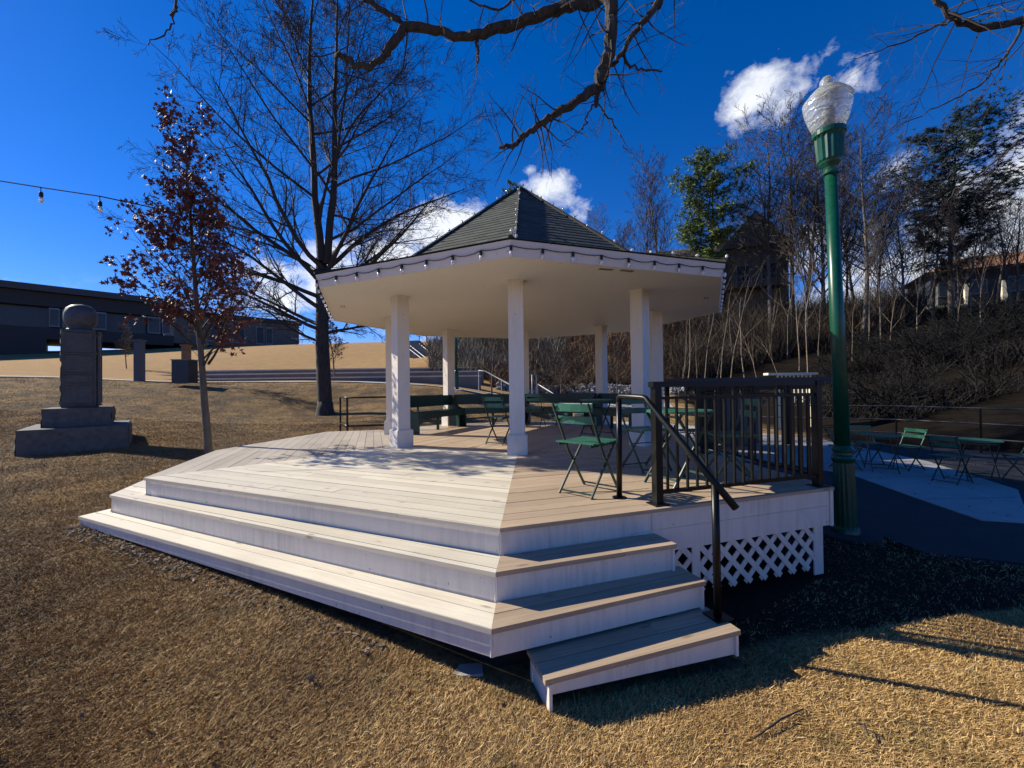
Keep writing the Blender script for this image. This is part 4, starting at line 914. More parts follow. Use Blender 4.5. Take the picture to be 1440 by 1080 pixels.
# generic bare-tree meshes, copied to their places
def proto(seed, Hh, r0, spread=.42, k0=22, k1=8, k2=6, t0=.28, ang=42, up=.05, lean=0.0, three=True):
    lvv = [dict(n=12, wig=.03, s=7, k=k0, t0=t0, taper=.1, up=.01), dict(n=7, wig=.09, s=4, k=k1, ang=ang, ratio=spread, fall=.5, rr=.45, taper=.15, up=up, t0=.15), dict(n=4, wig=.12, s=3, k=k2, ang=42, ratio=.42, rr=.5, taper=.25, up=up)]
    if three: lvv.append(dict(n=3, wig=.14, s=3, k=0, ang=38, ratio=.5, rr=.6, taper=.5, up=up))
    T = Tree(seed, lvv, .009); T.grow(Vector((0, 0, -.3)), unit(Vector((lean, 0, 1))), Hh, r0, 0); return T
GW = 'bare trees on the wooded bank'
protos = []
for i_, (sd, Hh, r0, sp, k0, t0, an, up_) in enumerate(((31, 14, .17, .42, 26, .22, 42, .06), (32, 13, .13, .34, 22, .25, 35, .10), (33, 12, .15, .5, 24, .3, 48, .03), (34, 9, .07, .30, 18, .25, 34, .12))):
    T = proto(sd, Hh, r0, sp, k0+6, 10, 7, t0, an, up_); protos.append((T, Hh))
used = set()
PO = {}
def bare(px, D, Hh, kind, label, rz=None, lean=0, mt=M_BARKG, group=GW, wide=1.0, sink=0):
    T, H0 = protos[kind]; x, y = px_at(px, D); z = h1(x, y)-sink
    if kind not in PO:
        PO[kind] = finish(T, 'bare_tree', label, 'tree', (x, y, z), M_BARKG, M_TWIGW if kind != 2 else M_TWIG, group); o = PO[kind]
    else: o = copy_tree(PO[kind], (x, y, z), 0, label, group)
    s = Hh/H0; o.scale = (s*wide, s*wide, s); o.rotation_euler = (R(rng.uniform(-2, 2)), R(lean), R(rz if rz is not None else rng.uniform(0, 360)))
    return o
for a in ((1085, 31, 16.5, 0, 'tallest leafless tree on the bank, left of the lamp globe', 40), (1118, 33, 15.5, 2, 'leafless tree directly left of the green lamp pole, beside the stone house', 10),
          (905, 40, 14.5, 1, 'slender leafless tree rising behind the right slope of the gazebo roof', 0), (934, 42, 16.5, 1, 'slender leafless tree immediately left of the green pine', 140), (842, 46, 12.5, 1, 'pale leafless tree above the middle of the right roof slope', 60), (812, 50, 13, 3, 'thin leafless tree behind the bright cloud right of the roof peak', 20),
          (870, 44, 10.5, 3, 'low leafless tree just above the right roof slope', 200), (1160, 30, 13.5, 0, 'leafless tree hidden partly by the lamp pole', 200), (1215, 27, 13.0, 2, 'leafless tree leaning right of the lamp pole', 300), (1262, 33, 9.5, 3, 'thin leafless tree between the lamp pole and the dark pine', 0),
          (1300, 30, 8.5, 3, 'thin leafless tree at the left foot of the dark pine', 90), (1385, 31, 9.0, 3, 'thin leafless tree in front of the orange-roofed house', 45), (1425, 27, 8.5, 1, 'small leafless tree at the right edge of the photo', 120), (1240, 24, 7.0, 3, 'short leafless tree on the dark bank right of the lamp pole', 70), (1190, 36, 11, 1, 'distant leafless tree right behind the lamp pole', 10), (1350, 26, 7.5, 3, 'short leafless tree below the dark pine', 33), (1140, 28, 9.5, 3, 'slim tree left of the lamp pole', 10)):
    bare(a[0], a[1], a[2], a[3], a[4], a[5], lean=(9 if a[0] == 1215 else 0))
for a in ((975, 38, 11, 0, 'dark leafless tree directly above the right corner of the gazebo eave', 10), (1065, 40, 14, 2, 'leafless tree behind the stone house chimney', 200), (1135, 36, 14.5, 0, 'leafless tree between the stone house and the lamp pole', 250),
          (1178, 31, 12.5, 2, 'leafless tree whose crown spreads behind the lamp globe', 20), (1205, 34, 11.5, 0, 'leafless tree on the bank just right of the lamp collar', 90), (1235, 30, 10.5, 2, 'leafless tree between the lamp pole and the cloud bank', 150), (1275, 29, 9.0, 0, 'dark leafless tree left of the dark pine', 200), (1315, 33, 9.5, 2, 'leafless tree entangled with the left side of the dark pine', 20), (1365, 28, 8.2, 0, 'dark leafless tree at the right foot of the dark pine', 310), (1405, 33, 8.5, 2, 'leafless tree over the roof of the bungalow', 100), (1435, 30, 8.0, 0, 'leafless tree cut by the right edge of the photo', 10)):
    bare(a[0], a[1], a[2], a[3], a[4], a[5])
for a in ((601, 62, 11, 1, 'grey distant tree seen between the left columns'), (622, 58, 12, 2, 'distant tree behind the rear left column'), (655, 52, 11, 1, 'distant tree right of the rear left column'), (760, 44, 10, 1, 'distant tree behind the rearmost column'), (590, 70, 10, 3, 'slim distant tree beyond the hillside stairs'), (820, 40, 9, 3, 'slim tree on the brushy bank between the right columns'), (700, 46, 11, 0, 'broad distant tree behind the front column'), (880, 36, 9, 3, 'slim tree behind the right front column')):
    bare(*a, group='distant trees seen through the gazebo')
# small planted trees
SM = 'small planted trees beyond the gazebo'
for a in ((691, 21, 4.3, 0, 'small dark spreading tree seen left of the front column', 1.0), (787, 25, 4.0, 3, 'small thin planted tree on the sunlit grass between the rear columns', 1.4), (866, 26, 3.8, 3, 'small thin planted tree beside the right front column', 1.3), (283, 20.6, 5.0, 3, 'thin planted tree just left of the red-leaved tree trunk', 1.1), (178, 33, 3.4, 3, 'small planted tree on the straw bank beside the monument', 1.6), (471, 27, 4.3, 3, 'small planted tree with sparse red leaves right of the big trunk', 1.7)):
    o = bare(a[0], a[1], a[2], a[3], a[4], None, group=SM, wide=a[5])
    if a[0] == 471:
        lf2 = MB(); r2 = random.Random(4); tp = protos[3][0].tips
        for (p, d) in r2.sample(tp, min(420, len(tp))): star_leaf(lf2, p, r2.uniform(.10, .17), r2, 4)
        lf2.build('foliage', M_RED, o, off=Vector((0, 0, 0)))

# bare shrubs tangled over the bank
shr = Tree(88, [dict(n=3, wig=.2, s=4, k=16, t0=.05, taper=.6), dict(n=6, wig=.16, s=4, k=7, ang=62, ratio=3.0, fall=.2, rr=.9, taper=.25, up=.05, t0=.15), dict(n=4, wig=.2, s=3, k=5, ang=48, ratio=.5, rr=.6, taper=.3), dict(n=3, wig=.2, s=3, k=0, ang=45, ratio=.5, rr=.6, taper=.5)], .006)
shr.grow(Vector((0, 0, -.1)), Vector((0, 0, 1)), .6, .035, 0); S0 = None
hues = ['rounded', 'ragged', 'sprawling', 'upright', 'low']
SG = 'leafless shrubs tangled over the bank'
for i in range(34):
    if i < 18: px = 745+i*24+rng.uniform(-9, 9); D = rng.uniform(27.2, 31)
    else: px = 1185+(i-18)*16+rng.uniform(-6, 6); D = rng.uniform(15.5, 26)
    x, y = px_at(px, D); z = h1(x, y)
    lab = 'leafless tangled shrub on the sunlit bank behind the gazebo' if i < 18 else 'dark leafless shrub on the shaded bank right of the lamp pole'
    sc_ = rng.uniform(.6, 1.35)
    if i in (0, 18): MT_ = M_TWIGW if i == 0 else M_BRUSH_SHADE; S0 = finish(shr, 'bare_shrub', lab, 'shrub', (x, y, z), MT_, MT_, SG+(' behind the gazebo' if i < 18 else ' on the right')); o = S0  # right-hand shrubs take the brush colour with shade painted in
    else: o = copy_tree(S0, (x, y, z), 0, lab, SG+(' behind the gazebo' if i < 18 else ' on the right'))
    o.scale = (sc_*1.2, sc_*1.2, sc_); o.rotation_euler = (0, 0, rng.uniform(0, 6.28))
# pines
def pine(px, D, Hh, label, m, seed, t0=.3, half=.24, nb=46, dens=1.0, lopsided=0, zoff=0):
    x, y = px_at(px, D); z = h1(x, y)-.2+zoff; r = random.Random(seed); T = Tree(seed, [dict(n=14, wig=.015, s=8, k=0, taper=.12)])
    T.grow(Vector((0, 0, 0)), Vector((0, 0, 1)), Hh, Hh*.013, 0); fo = MB(); o = finish(T, 'pine_tree', label, 'tree', (x, y, z), M_BARKG, M_TWIG)
    br = MB()
    for b in range(nb):
        t = t0+(1-t0)*((b+r.random())/nb); zz = Hh*t; az = b*2.4+r.uniform(-.5, .5); prof = math.sin(math.pi*min(1, (1-t)/(1-t0)*.85+.12))**.8
        L = Hh*half*prof*r.uniform(.55, 1.15)*(1+lopsided*math.cos(az)); d = unit(Vector((math.cos(az), math.sin(az), r.uniform(.05, .55)))); p = Vector((0, 0, zz)); pts = [p]
        for s in range(5): d = unit(d+rvec(r)*.1+Vector((0, 0, .05))); p = p+d*(L/5); pts.append(p)
        br.tube(pts, [Hh*.0035*(1-s*.16) for s in range(6)], 4, cap=False)
        nt_ = int((9+L*9)*dens)
        for _ in range(nt_):
            s = r.uniform(.25, 1.05); f = min(s, .999)*5; i = int(f); q = pts[i].lerp(pts[i+1], f-i)+rvec(r)*L*.10
            nn = 20; rv0 = r.random()
            for _2 in range(nn):
                dd = unit(rvec(r)+Vector((0, 0, .5))); ll = r.uniform(.2, .44); sd = dd.orthogonal().normalized()*.030*r.uniform(.7, 1.5)
                i0 = len(fo.v); fo.v += [tuple(q-sd), tuple(q+sd), tuple(q+dd*ll)]; fo.f.append((i0, i0+1, i0+2)); fo.rnd[len(fo.f)-1] = max(0, min(1, rv0+r.uniform(-.2, .2)))
    br.build('branches', M_TWIG, o); fo.build('foliage', m, o); return o
pine(1000, 33, 15.0, 'green pine rising behind the right end of the gazebo roof', M_PINE, 3, t0=.38, half=.22, nb=52, dens=1.25)
pine(1340, 30, 14.0, 'dark broad pine on the bank above the right-hand hillside', M_PINED, 4, t0=.22, half=.36, nb=66, dens=1.3, lopsided=.2)
pine(722, 62, 23.5, 'distant green pine whose tip shows behind the gazebo roof peak', M_PINE, 5, t0=.5, half=.14, nb=30, dens=.8)
pine(638, 56, 6.5, 'low green pine seen through the gazebo beyond the hillside stairs', M_PINE, 6, t0=.1, half=.3, nb=22, dens=.8)

# pale saplings in front of the bank
GS = 'pale bare saplings in the thicket'
sap = None
sp_list = [(952, 24.5, 3.6), (960, 27, 5.4), (968, 25, 6.6), (984, 24, 4.4), (991, 26, 6.9), (1003, 23.5, 3.6), (1014, 26, 6.2), (1026, 24, 7.2), (1034, 27.5, 4.3), (1051, 25, 6.8), (1068, 24, 4.0), (1080, 28, 5.0), (1097, 24, 3.4), (1107, 27, 5.8), (1124, 24.5, 6.5), (1136, 23.5, 7.0), (1152, 26, 4.2), (1200, 23, 3.8), (1222, 26.5, 6.4), (1252, 24, 3.9), (1290, 23, 5.4), (1312, 28, 6.2), (1345, 24, 3.6), (1380, 22, 4.4)]
marks = ['thin', 'forked', 'slightly leaning', 'tall', 'short', 'crooked']
for i, (px, D, Hh) in enumerate(sp_list):
    x, y = px_at(px, D); z = h1(x, y)-.05
    ords = ['first', 'second', 'third', 'fourth', 'fifth', 'sixth', 'seventh', 'eighth', 'ninth', 'tenth', 'eleventh', 'twelfth', 'thirteenth', 'fourteenth', 'fifteenth', 'sixteenth', 'seventeenth']
    lab = ('%s pale sapling counting right from the right-hand gazebo columns' % ords[i]) if px < 1160 else '%s pale sapling on the dark bank, %s' % (marks[i % 6], ['nearest the lamp pole', 'second right of the lamp pole', 'third right of the lamp pole', 'left of the dark pine', 'under the dark pine', 'below the orange roof', 'at the far right'][i-17])
    if i in (0, 3, 8, 13, 19):
        T = Tree(60+i, [dict(n=9, wig=.05+.02*(i % 3), s=5, k=4+i % 5, t0=.3, taper=.15), dict(n=6, wig=.08, s=3, k=5, ang=30, ratio=.5, fall=.4, rr=.45, taper=.2, up=.08), dict(n=3, wig=.12, s=3, k=0, ang=35, ratio=.35, rr=.5, taper=.3, up=.05)])
        T.grow(Vector((0, 0, -.2)), unit(Vector((.05, 0, 1))), 5.5, .036, 0); sap = finish(T, 'sapling', lab, 'sapling', (x, y, z), M_TWIGP, M_TWIGP, GS); o = sap
    else: o = copy_tree(sap, (x, y, z), 0, lab, GS)
    s = Hh/5.5; o.scale = (s, s, s); o.rotation_euler = (0, R(rng.uniform(-9, 9)), R(rng.uniform(0, 360)))

# ------------------------------------------------------------------ undergrowth (uncountable)
def stems(name, label, N_, region, hgt, wid, m, seed, cat='undergrowth', lean=.35):
    r = np.random.RandomState(seed); X = []; Y = []
    while len(X) < N_:
        px = r.uniform(region[0], region[1], 4000); D = r.uniform(region[2], region[3], 4000); x = (px-720)/F*D; y = D
        ok = ~inpoly(x, y, PATIO) & ~inpoly(x, y, ASPH)
        if len(region) > 4: ok &= region[4](x, y, px)
        X += list(x[ok]); Y += list(y[ok])
    X = np.array(X[:N_]); Y = np.array(Y[:N_]); Z = H(X, Y)-.05
    h = hgt*r.uniform(.35, 1.15, N_)*(.55+.9*(np.sin(X*1.1+Y*.7)*.5+.5)); wd = wid*r.uniform(.6, 1.4, N_); a = r.uniform(0, 6.283, N_); lx = r.normal(0, lean, N_)*h; ly = r.normal(0, lean, N_)*h
    cx, sx = np.cos(a)*wd, np.sin(a)*wd
    mx_, my_ = X+lx*.35, Y+ly*.35
    V = np.stack([np.stack([X-cx, Y-sx, Z], 1), np.stack([X+cx, Y+sx, Z], 1), np.stack([mx_+cx*.8, my_+sx*.8, Z+h*.6], 1), np.stack([mx_-cx*.8, my_-sx*.8, Z+h*.6], 1), np.stack([X+lx, Y+ly, Z+h*.95], 1)], 1).reshape(-1, 3)
    b = np.arange(N_)*5; me = bpy.data.meshes.new(name)
    loops = np.stack([b, b+1, b+2, b+3, b+3, b+2, b+4], 1).ravel(); me.vertices.add(N_*5); me.vertices.foreach_set('co', V.ravel()); me.loops.add(N_*7); me.loops.foreach_set('vertex_index', loops)
    me.polygons.add(N_*2); ls = np.stack([np.arange(N_)*7, np.arange(N_)*7+4], 1).ravel(); me.polygons.foreach_set('loop_start', ls); me.update(calc_edges=True)
    at = me.attributes.new('rnd', 'FLOAT', 'FACE'); at.data.foreach_set('value', np.repeat(r.random_sample(N_), 2).astype(np.float32))
    me.materials.append(m); o = bpy.data.objects.new(name, me); COL.objects.link(o); tag(o, label, cat, kind='stuff'); return o
stems('undergrowth', 'tangled brown brush covering the bank behind the gazebo', 42000, (690, 1175, 28.5, 44, lambda x, y, px: H(x, y) > 1.2), 1.25, .018, M_BRUSH, 1, lean=.75)
stems('undergrowth', 'grey brush on the far slope seen between the left columns', 14000, (604, 790, 31, 48), 1.8, .025, M_BRUSHG, 2)
stems('dark_undergrowth', 'dark brush in deep shade on the bank right of the lamp post', 20000, (1150, 1560, 14, 38, lambda x, y, px: (H(x, y) > .4) & (np.sin(x*1.7+np.sin(y*1.3))*np.sin(y*1.9+1) > -.35)), .75, .016, M_BRUSH_SHADE, 3, lean=.9)
M_THICK = mat('thicket_stem', (.060, .042, .028), (.022, .016, .011), rough=.95, scale=1.2, rnd=.6)
stems('thicket', 'tall tangled thicket of thin stems filling the bank between the bare trees', 19000, (935, 1300, 27, 39, lambda x, y, px: H(x, y) > 1.2), 2.5, .014, M_THICK, 7, lean=.45)
# rubble wall along the sunlit grass
rwall = MB(); r = random.Random(8)
for i in range(520):
    u = r.random(); x = -1+u*12; y = 28.3+.5*math.sin(x*.4)-u*1.2; lay = r.randrange(4); z = h1(x, y)+.04+lay*.15
    s = r.uniform(.07, .19); M = Quaternion(rvec(r).normalized(), r.uniform(0, 3)).to_matrix(); c = Vector((x, y+lay*.12, z)); P = []
    i0 = len(rwall.v)
    for th_ in range(5):
        la = -math.pi/2+math.pi*th_/4; cr = math.cos(la)
        for ph in range(6): a = ph*math.pi/3; P.append(c+M @ (Vector((cr*math.cos(a)*s*1.25, cr*math.sin(a)*s, math.sin(la)*s*.75))*r.uniform(.85, 1.1)))
    rwall.v += [tuple(p) for p in P]; rv = r.random()
    for th_ in range(4):
        for ph in range(6): rwall.f.append((i0+th_*6+ph, i0+th_*6+(ph+1) % 6, i0+(th_+1)*6+(ph+1) % 6, i0+(th_+1)*6+ph)); rwall.rnd[len(rwall.f)-1] = rv
tag(rwall.build('rubble_wall', M_STONE), 'low wall of pale rubble stones at the foot of the brushy bank', 'wall')

# ------------------------------------------------------------------ amphitheatre tiers and stairs on the left
for q, (y0, lab) in enumerate(((26.3, 'lowest long grey seat wall across the lawn behind the footpath'), (29.0, 'middle long grey seat wall across the lawn'), (31.7, 'uppermost long grey seat wall at the foot of the straw bank'))):
    xs = np.linspace(-26, -2.0, 30); t = thing('seat_wall', lab, 'wall', (-12, y0, h1(-12, y0)), 0, 'curved seat walls of the amphitheatre')
    b1, b2 = MB(), MB(); zt_ = 2.50+.40*q
    for a, b in zip(xs[:-1], xs[1:]):
        f = lambda x: y0+.010*(x+10)**2*.25
        b1.prism([(a, f(a)), (b, f(b)), (b, f(b)+.5), (a, f(a)+.5)], zt_-1.4, zt_)
        b2.prism([(a, f(a)-.04), (b, f(b)-.04), (b, f(b)+.75), (a, f(a)+.75)], zt_+.001, zt_+.09)
    b1.build('wall_face', M_TIER, t); b2.build('wall_cap', M_TIERT, t)
def hand(label, pts, posts, m=M_GRAIL, r_=.03, zb=.9, group=None):
    t = thing('handrail', label, 'handrail', tuple(pts[0]-Vector((0, 0, zb))), 0, group); k = MB(); k.tube(pts, r_, 6); k.build('rail', m, t, True)
    for p in posts: k = MB(); k.tube([p, p-Vector((0, 0, zb))], r_*.8, 6); k.build('post', m, t)
# hillside stairs, upper
stt = thing('concrete_stairs', 'broad grey concrete stairs descending the hillside left of the rear column', 'stairs', (-9.5, 44, 5)); k = MB()
for i in range(16):
    t = i/15; c = ony(575, 480, 47).lerp(ony(628, 528, 37), t); k.box((c.x, c.y, c.z-.5), (2.6, .9, 1.0), R(-20))
k.build('step', M_TIER, stt)
for dx, lab in ((0, 'upper white stair rail on the hillside between the left columns'), (20, 'lower white stair rail on the hillside between the left columns'), (-9, 'leftmost white stair rail on the hillside, close to the front left column')):
    a, b = ony(574+dx*.7, 484-dx*.1, 46), ony(614+dx*.5, 515-dx*.2, 38); hand(lab, [a, b], [a.lerp(b, t) for t in (0, .2, .4, .6, .8, 1)], m=mat('white_rail', (.7, .7, .68), rough=.4), r_=.035, zb=1.0, group='white stair rails on the hillside')
# lower stairs behind the gazebo
stl = thing('concrete_stairs', 'short flight of dark stairs behind the bench left of the front column', 'stairs', (0, 19, .5)); k = MB()
for i in range(5):
    c = ony(672+5*i, 556+4.4*i, 19.0-.35*i); k.box((c.x+.8, c.y+.2, c.z-.12), (2.3, .42, .2), 0)
k.build('step', M_TIER, stl)
WR = mat('white_rail', (.7, .7, .68))
a, b, c = ony(673, 521, 18.8), ony(682, 522, 18.8), ony(752, 560, 17.0); hand('pale handrail sloping behind the front column over the lower stairs', [a, b, b.lerp(c, .5), c], [a, b.lerp(c, .35), b.lerp(c, .65)], WR, .026, .95)
a, b = ony(748, 527, 17.5), ony(754, 527, 17.5); hand('pale upright hairpin rail right of the front column', [a-Vector((0, 0, 1.2)), a, b, b-Vector((0, 0, 1.2))], [a], WR, .02, 1.1)
a, b = ony(756, 540, 17.5), ony(792, 562, 16.0); hand('thin pale handrail right of the hairpin rail', [a, b], [a, b], WR, .018, .9)
# utility box, pillars and small items on the crest
k = MB(); bxp = ony(260, 523, 19.8); t = thing('utility_box', 'dark boxy bin standing on the crest of the lawn behind the red-leaved tree', 'bin', (bxp.x, 19.8, bxp.z-.55)); k.box((bxp.x, 19.8, bxp.z), (.78, .6, 1.05)); k.build('body', M_BIN, t); k = MB(); k.box((bxp.x, 19.8, bxp.z+.555), (.84, .66, .05)); k.build('lid', M_WINF, t)
for px, D, lab in ((655, 21.5, 'dark litter bin beside the distant lamp post'),):
    p = ony(637, 540, 22.6); t = thing('litter_bin', lab, 'bin', (p.x, p.y, h1(p.x, p.y))); k = MB(); k.lathe([(.28, 0), (.3, .05), (.3, .95), (.26, 1.0)], (p.x, p.y, h1(p.x, p.y)), 14); k.build('body', M_BENCH, t); k = MB(); k.lathe([(.31, 1.0), (.28, 1.1), (.1, 1.15)], (p.x, p.y, h1(p.x, p.y)), 14); k.build('lid', M_BENCH, t)

for px, w_, y0, D, m, lab in ((196, .34, 480, 22.5, M_COL2, 'square blue-grey pillar on the crest between the monument and the bin'), (262, .30, 487, 22.0, M_TANB, 'tan brick pillar rising behind the dark bin')):
    p = ony(px, y0, D); zb = h1(p.x, D)-.1; t = thing('pillar', lab, 'pillar', (p.x, D, zb)); k = MB(); k.box((p.x, D, (zb+p.z)/2), (w_, w_, p.z-zb)); k.build('shaft', m, t); k = MB(); k.box((p.x, D, p.z+.04), (w_+.1, w_+.1, .08)); k.build('cap', m, t)
# ------------------------------------------------------------------ buildings
# long raised building on the left
KB = 1.45
A_, B_ = ony(-260, 470, 31.0*KB), ony(421, 470, 56.0*KB)
zb_ = lambda z: 1.74+(z-1.74)*KB
def along(px):   # point on the facade line under picture column px
    d = ray(px, 540); ax, ay, bx_, by_ = A_.x, A_.y, B_.x, B_.y
    t = (ax*d.y-ay*d.x)/((by_-ay)*d.x-(bx_-ax)*d.y); return Vector((ax+(bx_-ax)*t, ay+(by_-ay)*t, 0))
lbld = thing('long_building', 'long dark flat-roofed building raised on pillars on the hill at the left', 'building', (along(200).x, along(200).y, 3))
e_ = (B_-A_); e_.z = 0; e_.normalize(); nb_ = Vector((-e_.y, e_.x, 0))
ZR = 11.9
def fac(px0, px1, z0, z1, depth=12.0, proud=0.0, m=M_DARK, name='wall', par=None):
    a, b = along(px0)-nb_*proud, along(px1)-nb_*proud; k = MB(); c, d = b+nb_*depth, a+nb_*depth; k.prism([(a.x, a.y), (b.x, b.y), (c.x, c.y), (d.x, d.y)], zb_(z0), zb_(z1)); return k.build(name, m, par or lbld)
fac(-260, 245, 6.9, 8.0, m=M_DARK); fac(-260, 245, 10.0, ZR-.6, m=M_DARK); fac(-260, 232, 8.0, 10.0, depth=.3, proud=-1.2, m=M_DARKG, name='window_band')
fac(245, 421, 7.2, ZR-1.4, m=M_DARK2)
fac(-270, 252, ZR-.6, ZR, depth=13.5, proud=.9, m=mat('dark_fascia', (.028, .03, .036), rough=.5), name='roof'); fac(245, 424, ZR-1.45, ZR-.95, depth=13, proud=.5, m=M_DARK, name='roof')
for a, b in ((360, 372), (374, 384), (288, 310), (320, 345)):
    o = fac(a, b, 7.6, 9.9, depth=.15, proud=.12, m=M_WINF, name='window'); fac(a+1.2, b-1.2, 7.8, 9.7, depth=.05, proud=.16, m=M_DARKG, name='pane', par=o)
for a, b in ((69, 84), (88, 150), (208, 226), (228, 240)):
    o = fac(a, b, 8.1, 9.9, depth=.2, proud=.02, m=M_WINF, name='window'); fac(a+1.5, b-1.5, 8.25, 9.75, depth=.05, proud=.06, m=M_DARKG, name='pane', par=o)
fac(-260, 65, 2.0, 6.9, m=M_DARK, name='ground_floor_wall')
for px, w_, m in ((110, 6, M_COL2), (300, 6, M_COL2)):
    fac(px-w_/2, px+w_/2, 1.5, 6.9 if px < 240 else 7.2, depth=.8, proud=-.3, m=m, name='pillar')
# dark hill house on the right of the gazebo roof
def hz_box(k, c, s, rz=0): k.box(c, s, rz)
hx, hy = 20.4, 42.5; hz = 8.0
hh = thing('stone_house', 'dark stone house with steep grey roofs among the trees above the gazebo', 'house', (hx, hy, hz)); rzh = R(-22); Mh = Matrix.Rotation(rzh, 3, 'Z'); Oh = Vector((hx, hy, hz))
def hb(x, y, z, sx, sy, sz, m, name, par=None): k = MB(); k.box(Oh+Mh @ Vector((x, y, z)), (sx, sy, sz), rzh); return k.build(name, m, par or hh)
def gable(x, y, z, sx, sy, hh_, m, name='roof', alongx=True, ov=.4):
    k = MB(); X, Y = sx/2+ov, sy/2+ov; P = [(-X, -Y, 0), (X, -Y, 0), (X, Y, 0), (-X, Y, 0)]
    P += [(-X, 0, hh_), (X, 0, hh_)] if alongx else [(0, -Y, hh_), (0, Y, hh_)]
    i = 0; k.v = [tuple(Oh+Mh @ Vector((x+p[0], y+p[1], z+p[2]))) for p in P]
    k.f = [(3, 2, 1, 0), (0, 1, 5, 4), (2, 3, 4, 5), (1, 2, 5), (3, 0, 4)] if alongx else [(3, 2, 1, 0), (1, 2, 5, 4), (3, 0, 4, 5), (0, 1, 4), (2, 3, 5)]
    k.build(name, m, hh)
hb(-2.2, 0, 2.6, 6.4, 6, 5.2, M_HWALL, 'wall'); gable(-2.2, 0, 5.2, 6.4, 6, 2.8, M_HROOF)
hb(3.4, -.6, 3.1, 5.0, 6.5, 6.2, M_HWALL, 'wall'); gable(3.4, -.6, 6.2, 5.0, 6.5, 3.2, M_HROOF, alongx=False)
hb(-1.0, -3.6, 2.0, 3.2, 1.6, 4.0, M_HWALL, 'wall'); gable(-1.0, -3.4, 4.0, 3.2, 2.2, 2.2, M_HROOF, alongx=False, ov=.25)
hb(1.0, -.2, 7.6, 1.1, 1.1, 3.4, M_HWALL, 'chimney')
for (x, z, wx) in ((2.4, 3.9, 1.2), (4.4, 3.9, 1.2), (-1.0, 2.2, 1.2), (-3.8, 3.2, 1.0), (3.4, 6.9, .9)):
    yy = -3.87 if x > 1.5 else (-4.42 if abs(x+1) < .1 else -3.02)
    o = hb(x, yy, z, wx, .08, 1.5, M_WINF, 'window'); hb(x, yy-.03, z, wx-.2, .06, 1.3, M_DARKG, 'pane', o)
hb(3.4, -4.6, 2.4, 4.6, 1.4, .15, M_HROOF, 'balcony')
k = MB()
for q in range(12): k.box(Oh+Mh @ Vector((1.3+q*.38, -5.2, 2.9)), (.05, .05, .9), rzh)
k.box(Oh+Mh @ Vector((3.4, -5.2, 3.38)), (4.5, .08, .08), rzh); k.build('balcony_rail', M_WINF, hh)
# orange-roofed house at the right edge
ox, oy, oz = 46.2, 39, 8.9
oh = thing('bungalow', 'low house with orange tiled roof and white porch pillars at the right edge', 'house', (ox, oy, oz)); rzo = R(-28); Mo = Matrix.Rotation(rzo, 3, 'Z'); Oo = Vector((ox, oy, oz))
def ob_(x, y, z, sx, sy, sz, m, name, par=None): k = MB(); k.box(Oo+Mo @ Vector((x, y, z)), (sx, sy, sz), rzo); return k.build(name, m, par or oh)
ob_(0, 2, 1.6, 11, 6, 3.4, mat('dark_blue_siding', (.03, .035, .045), rough=.7), 'wall'); ob_(3.0, -.4, 1.1, 4, .6, 1.8, M_REDW, 'wall')
k = MB(); P = [(-6.3, -2.6, 3.3), (6.3, -2.6, 3.3), (6.3, 5.6, 3.3), (-6.3, 5.6, 3.3), (-3, 1.6, 5.2), (6.0, 1.6, 5.2)]; k.v = [tuple(Oo+Mo @ Vector(p)) for p in P]; k.f = [(3, 2, 1, 0), (0, 1, 5, 4), (2, 3, 4, 5), (1, 2, 5), (3, 0, 4)]; k.build('roof', M_TROOF, oh)
for x in (-5.6, -3.4, -1.0, 1.4): ob_(x, -2.2, 1.0, .35, .35, 1.9, M_CREAM, 'porch_pillar')
ob_(-1.5, -2.3, -.1, 9.4, .5, .35, M_CREAM, 'porch_floor')
for x in (-4.4, -2.2, .2): o = ob_(x, -1.03, 1.8, 1.2, .08, 1.4, M_WINF, 'window'); ob_(x, -1.08, 1.8, 1.0, .04, 1.2, M_DARKG, 'pane', o)
# kiosk behind the railing
kx, ky = 6.1, 11.6; kk = thing('kiosk', 'dark flat-roofed kiosk standing on the patio behind the black railing', 'kiosk', (kx, ky, .02))
def kb(x, y, z, sx, sy, sz, m, name, par=None): q = MB(); q.box((kx+x, ky+y, z), (sx, sy, sz), R(8)); return q.build(name, m, par or kk)
kb(0, 0, 1.86, 4.0, 2.2, .14, mat('kiosk_roof', (.035, .036, .038), rough=.6), 'roof'); kb(-.6, .4, .92, .30, .5, 1.75, M_BLACK, 'support'); kb(.35, .4, .92, 1.1, .4, 1.7, mat('kiosk_grey', (.10, .105, .115), rough=.5), 'wall'); kb(.15, .17, .5, .3, .05, .5, M_DARK, 'hatch')
for s in (-1.7, 1.7): kb(s, .3, .92, .1, .1, 1.75, M_BLACK, 'post')
kb(0, -.9, 1.70, 3.6, .05, .16, M_BLACK, 'valance')
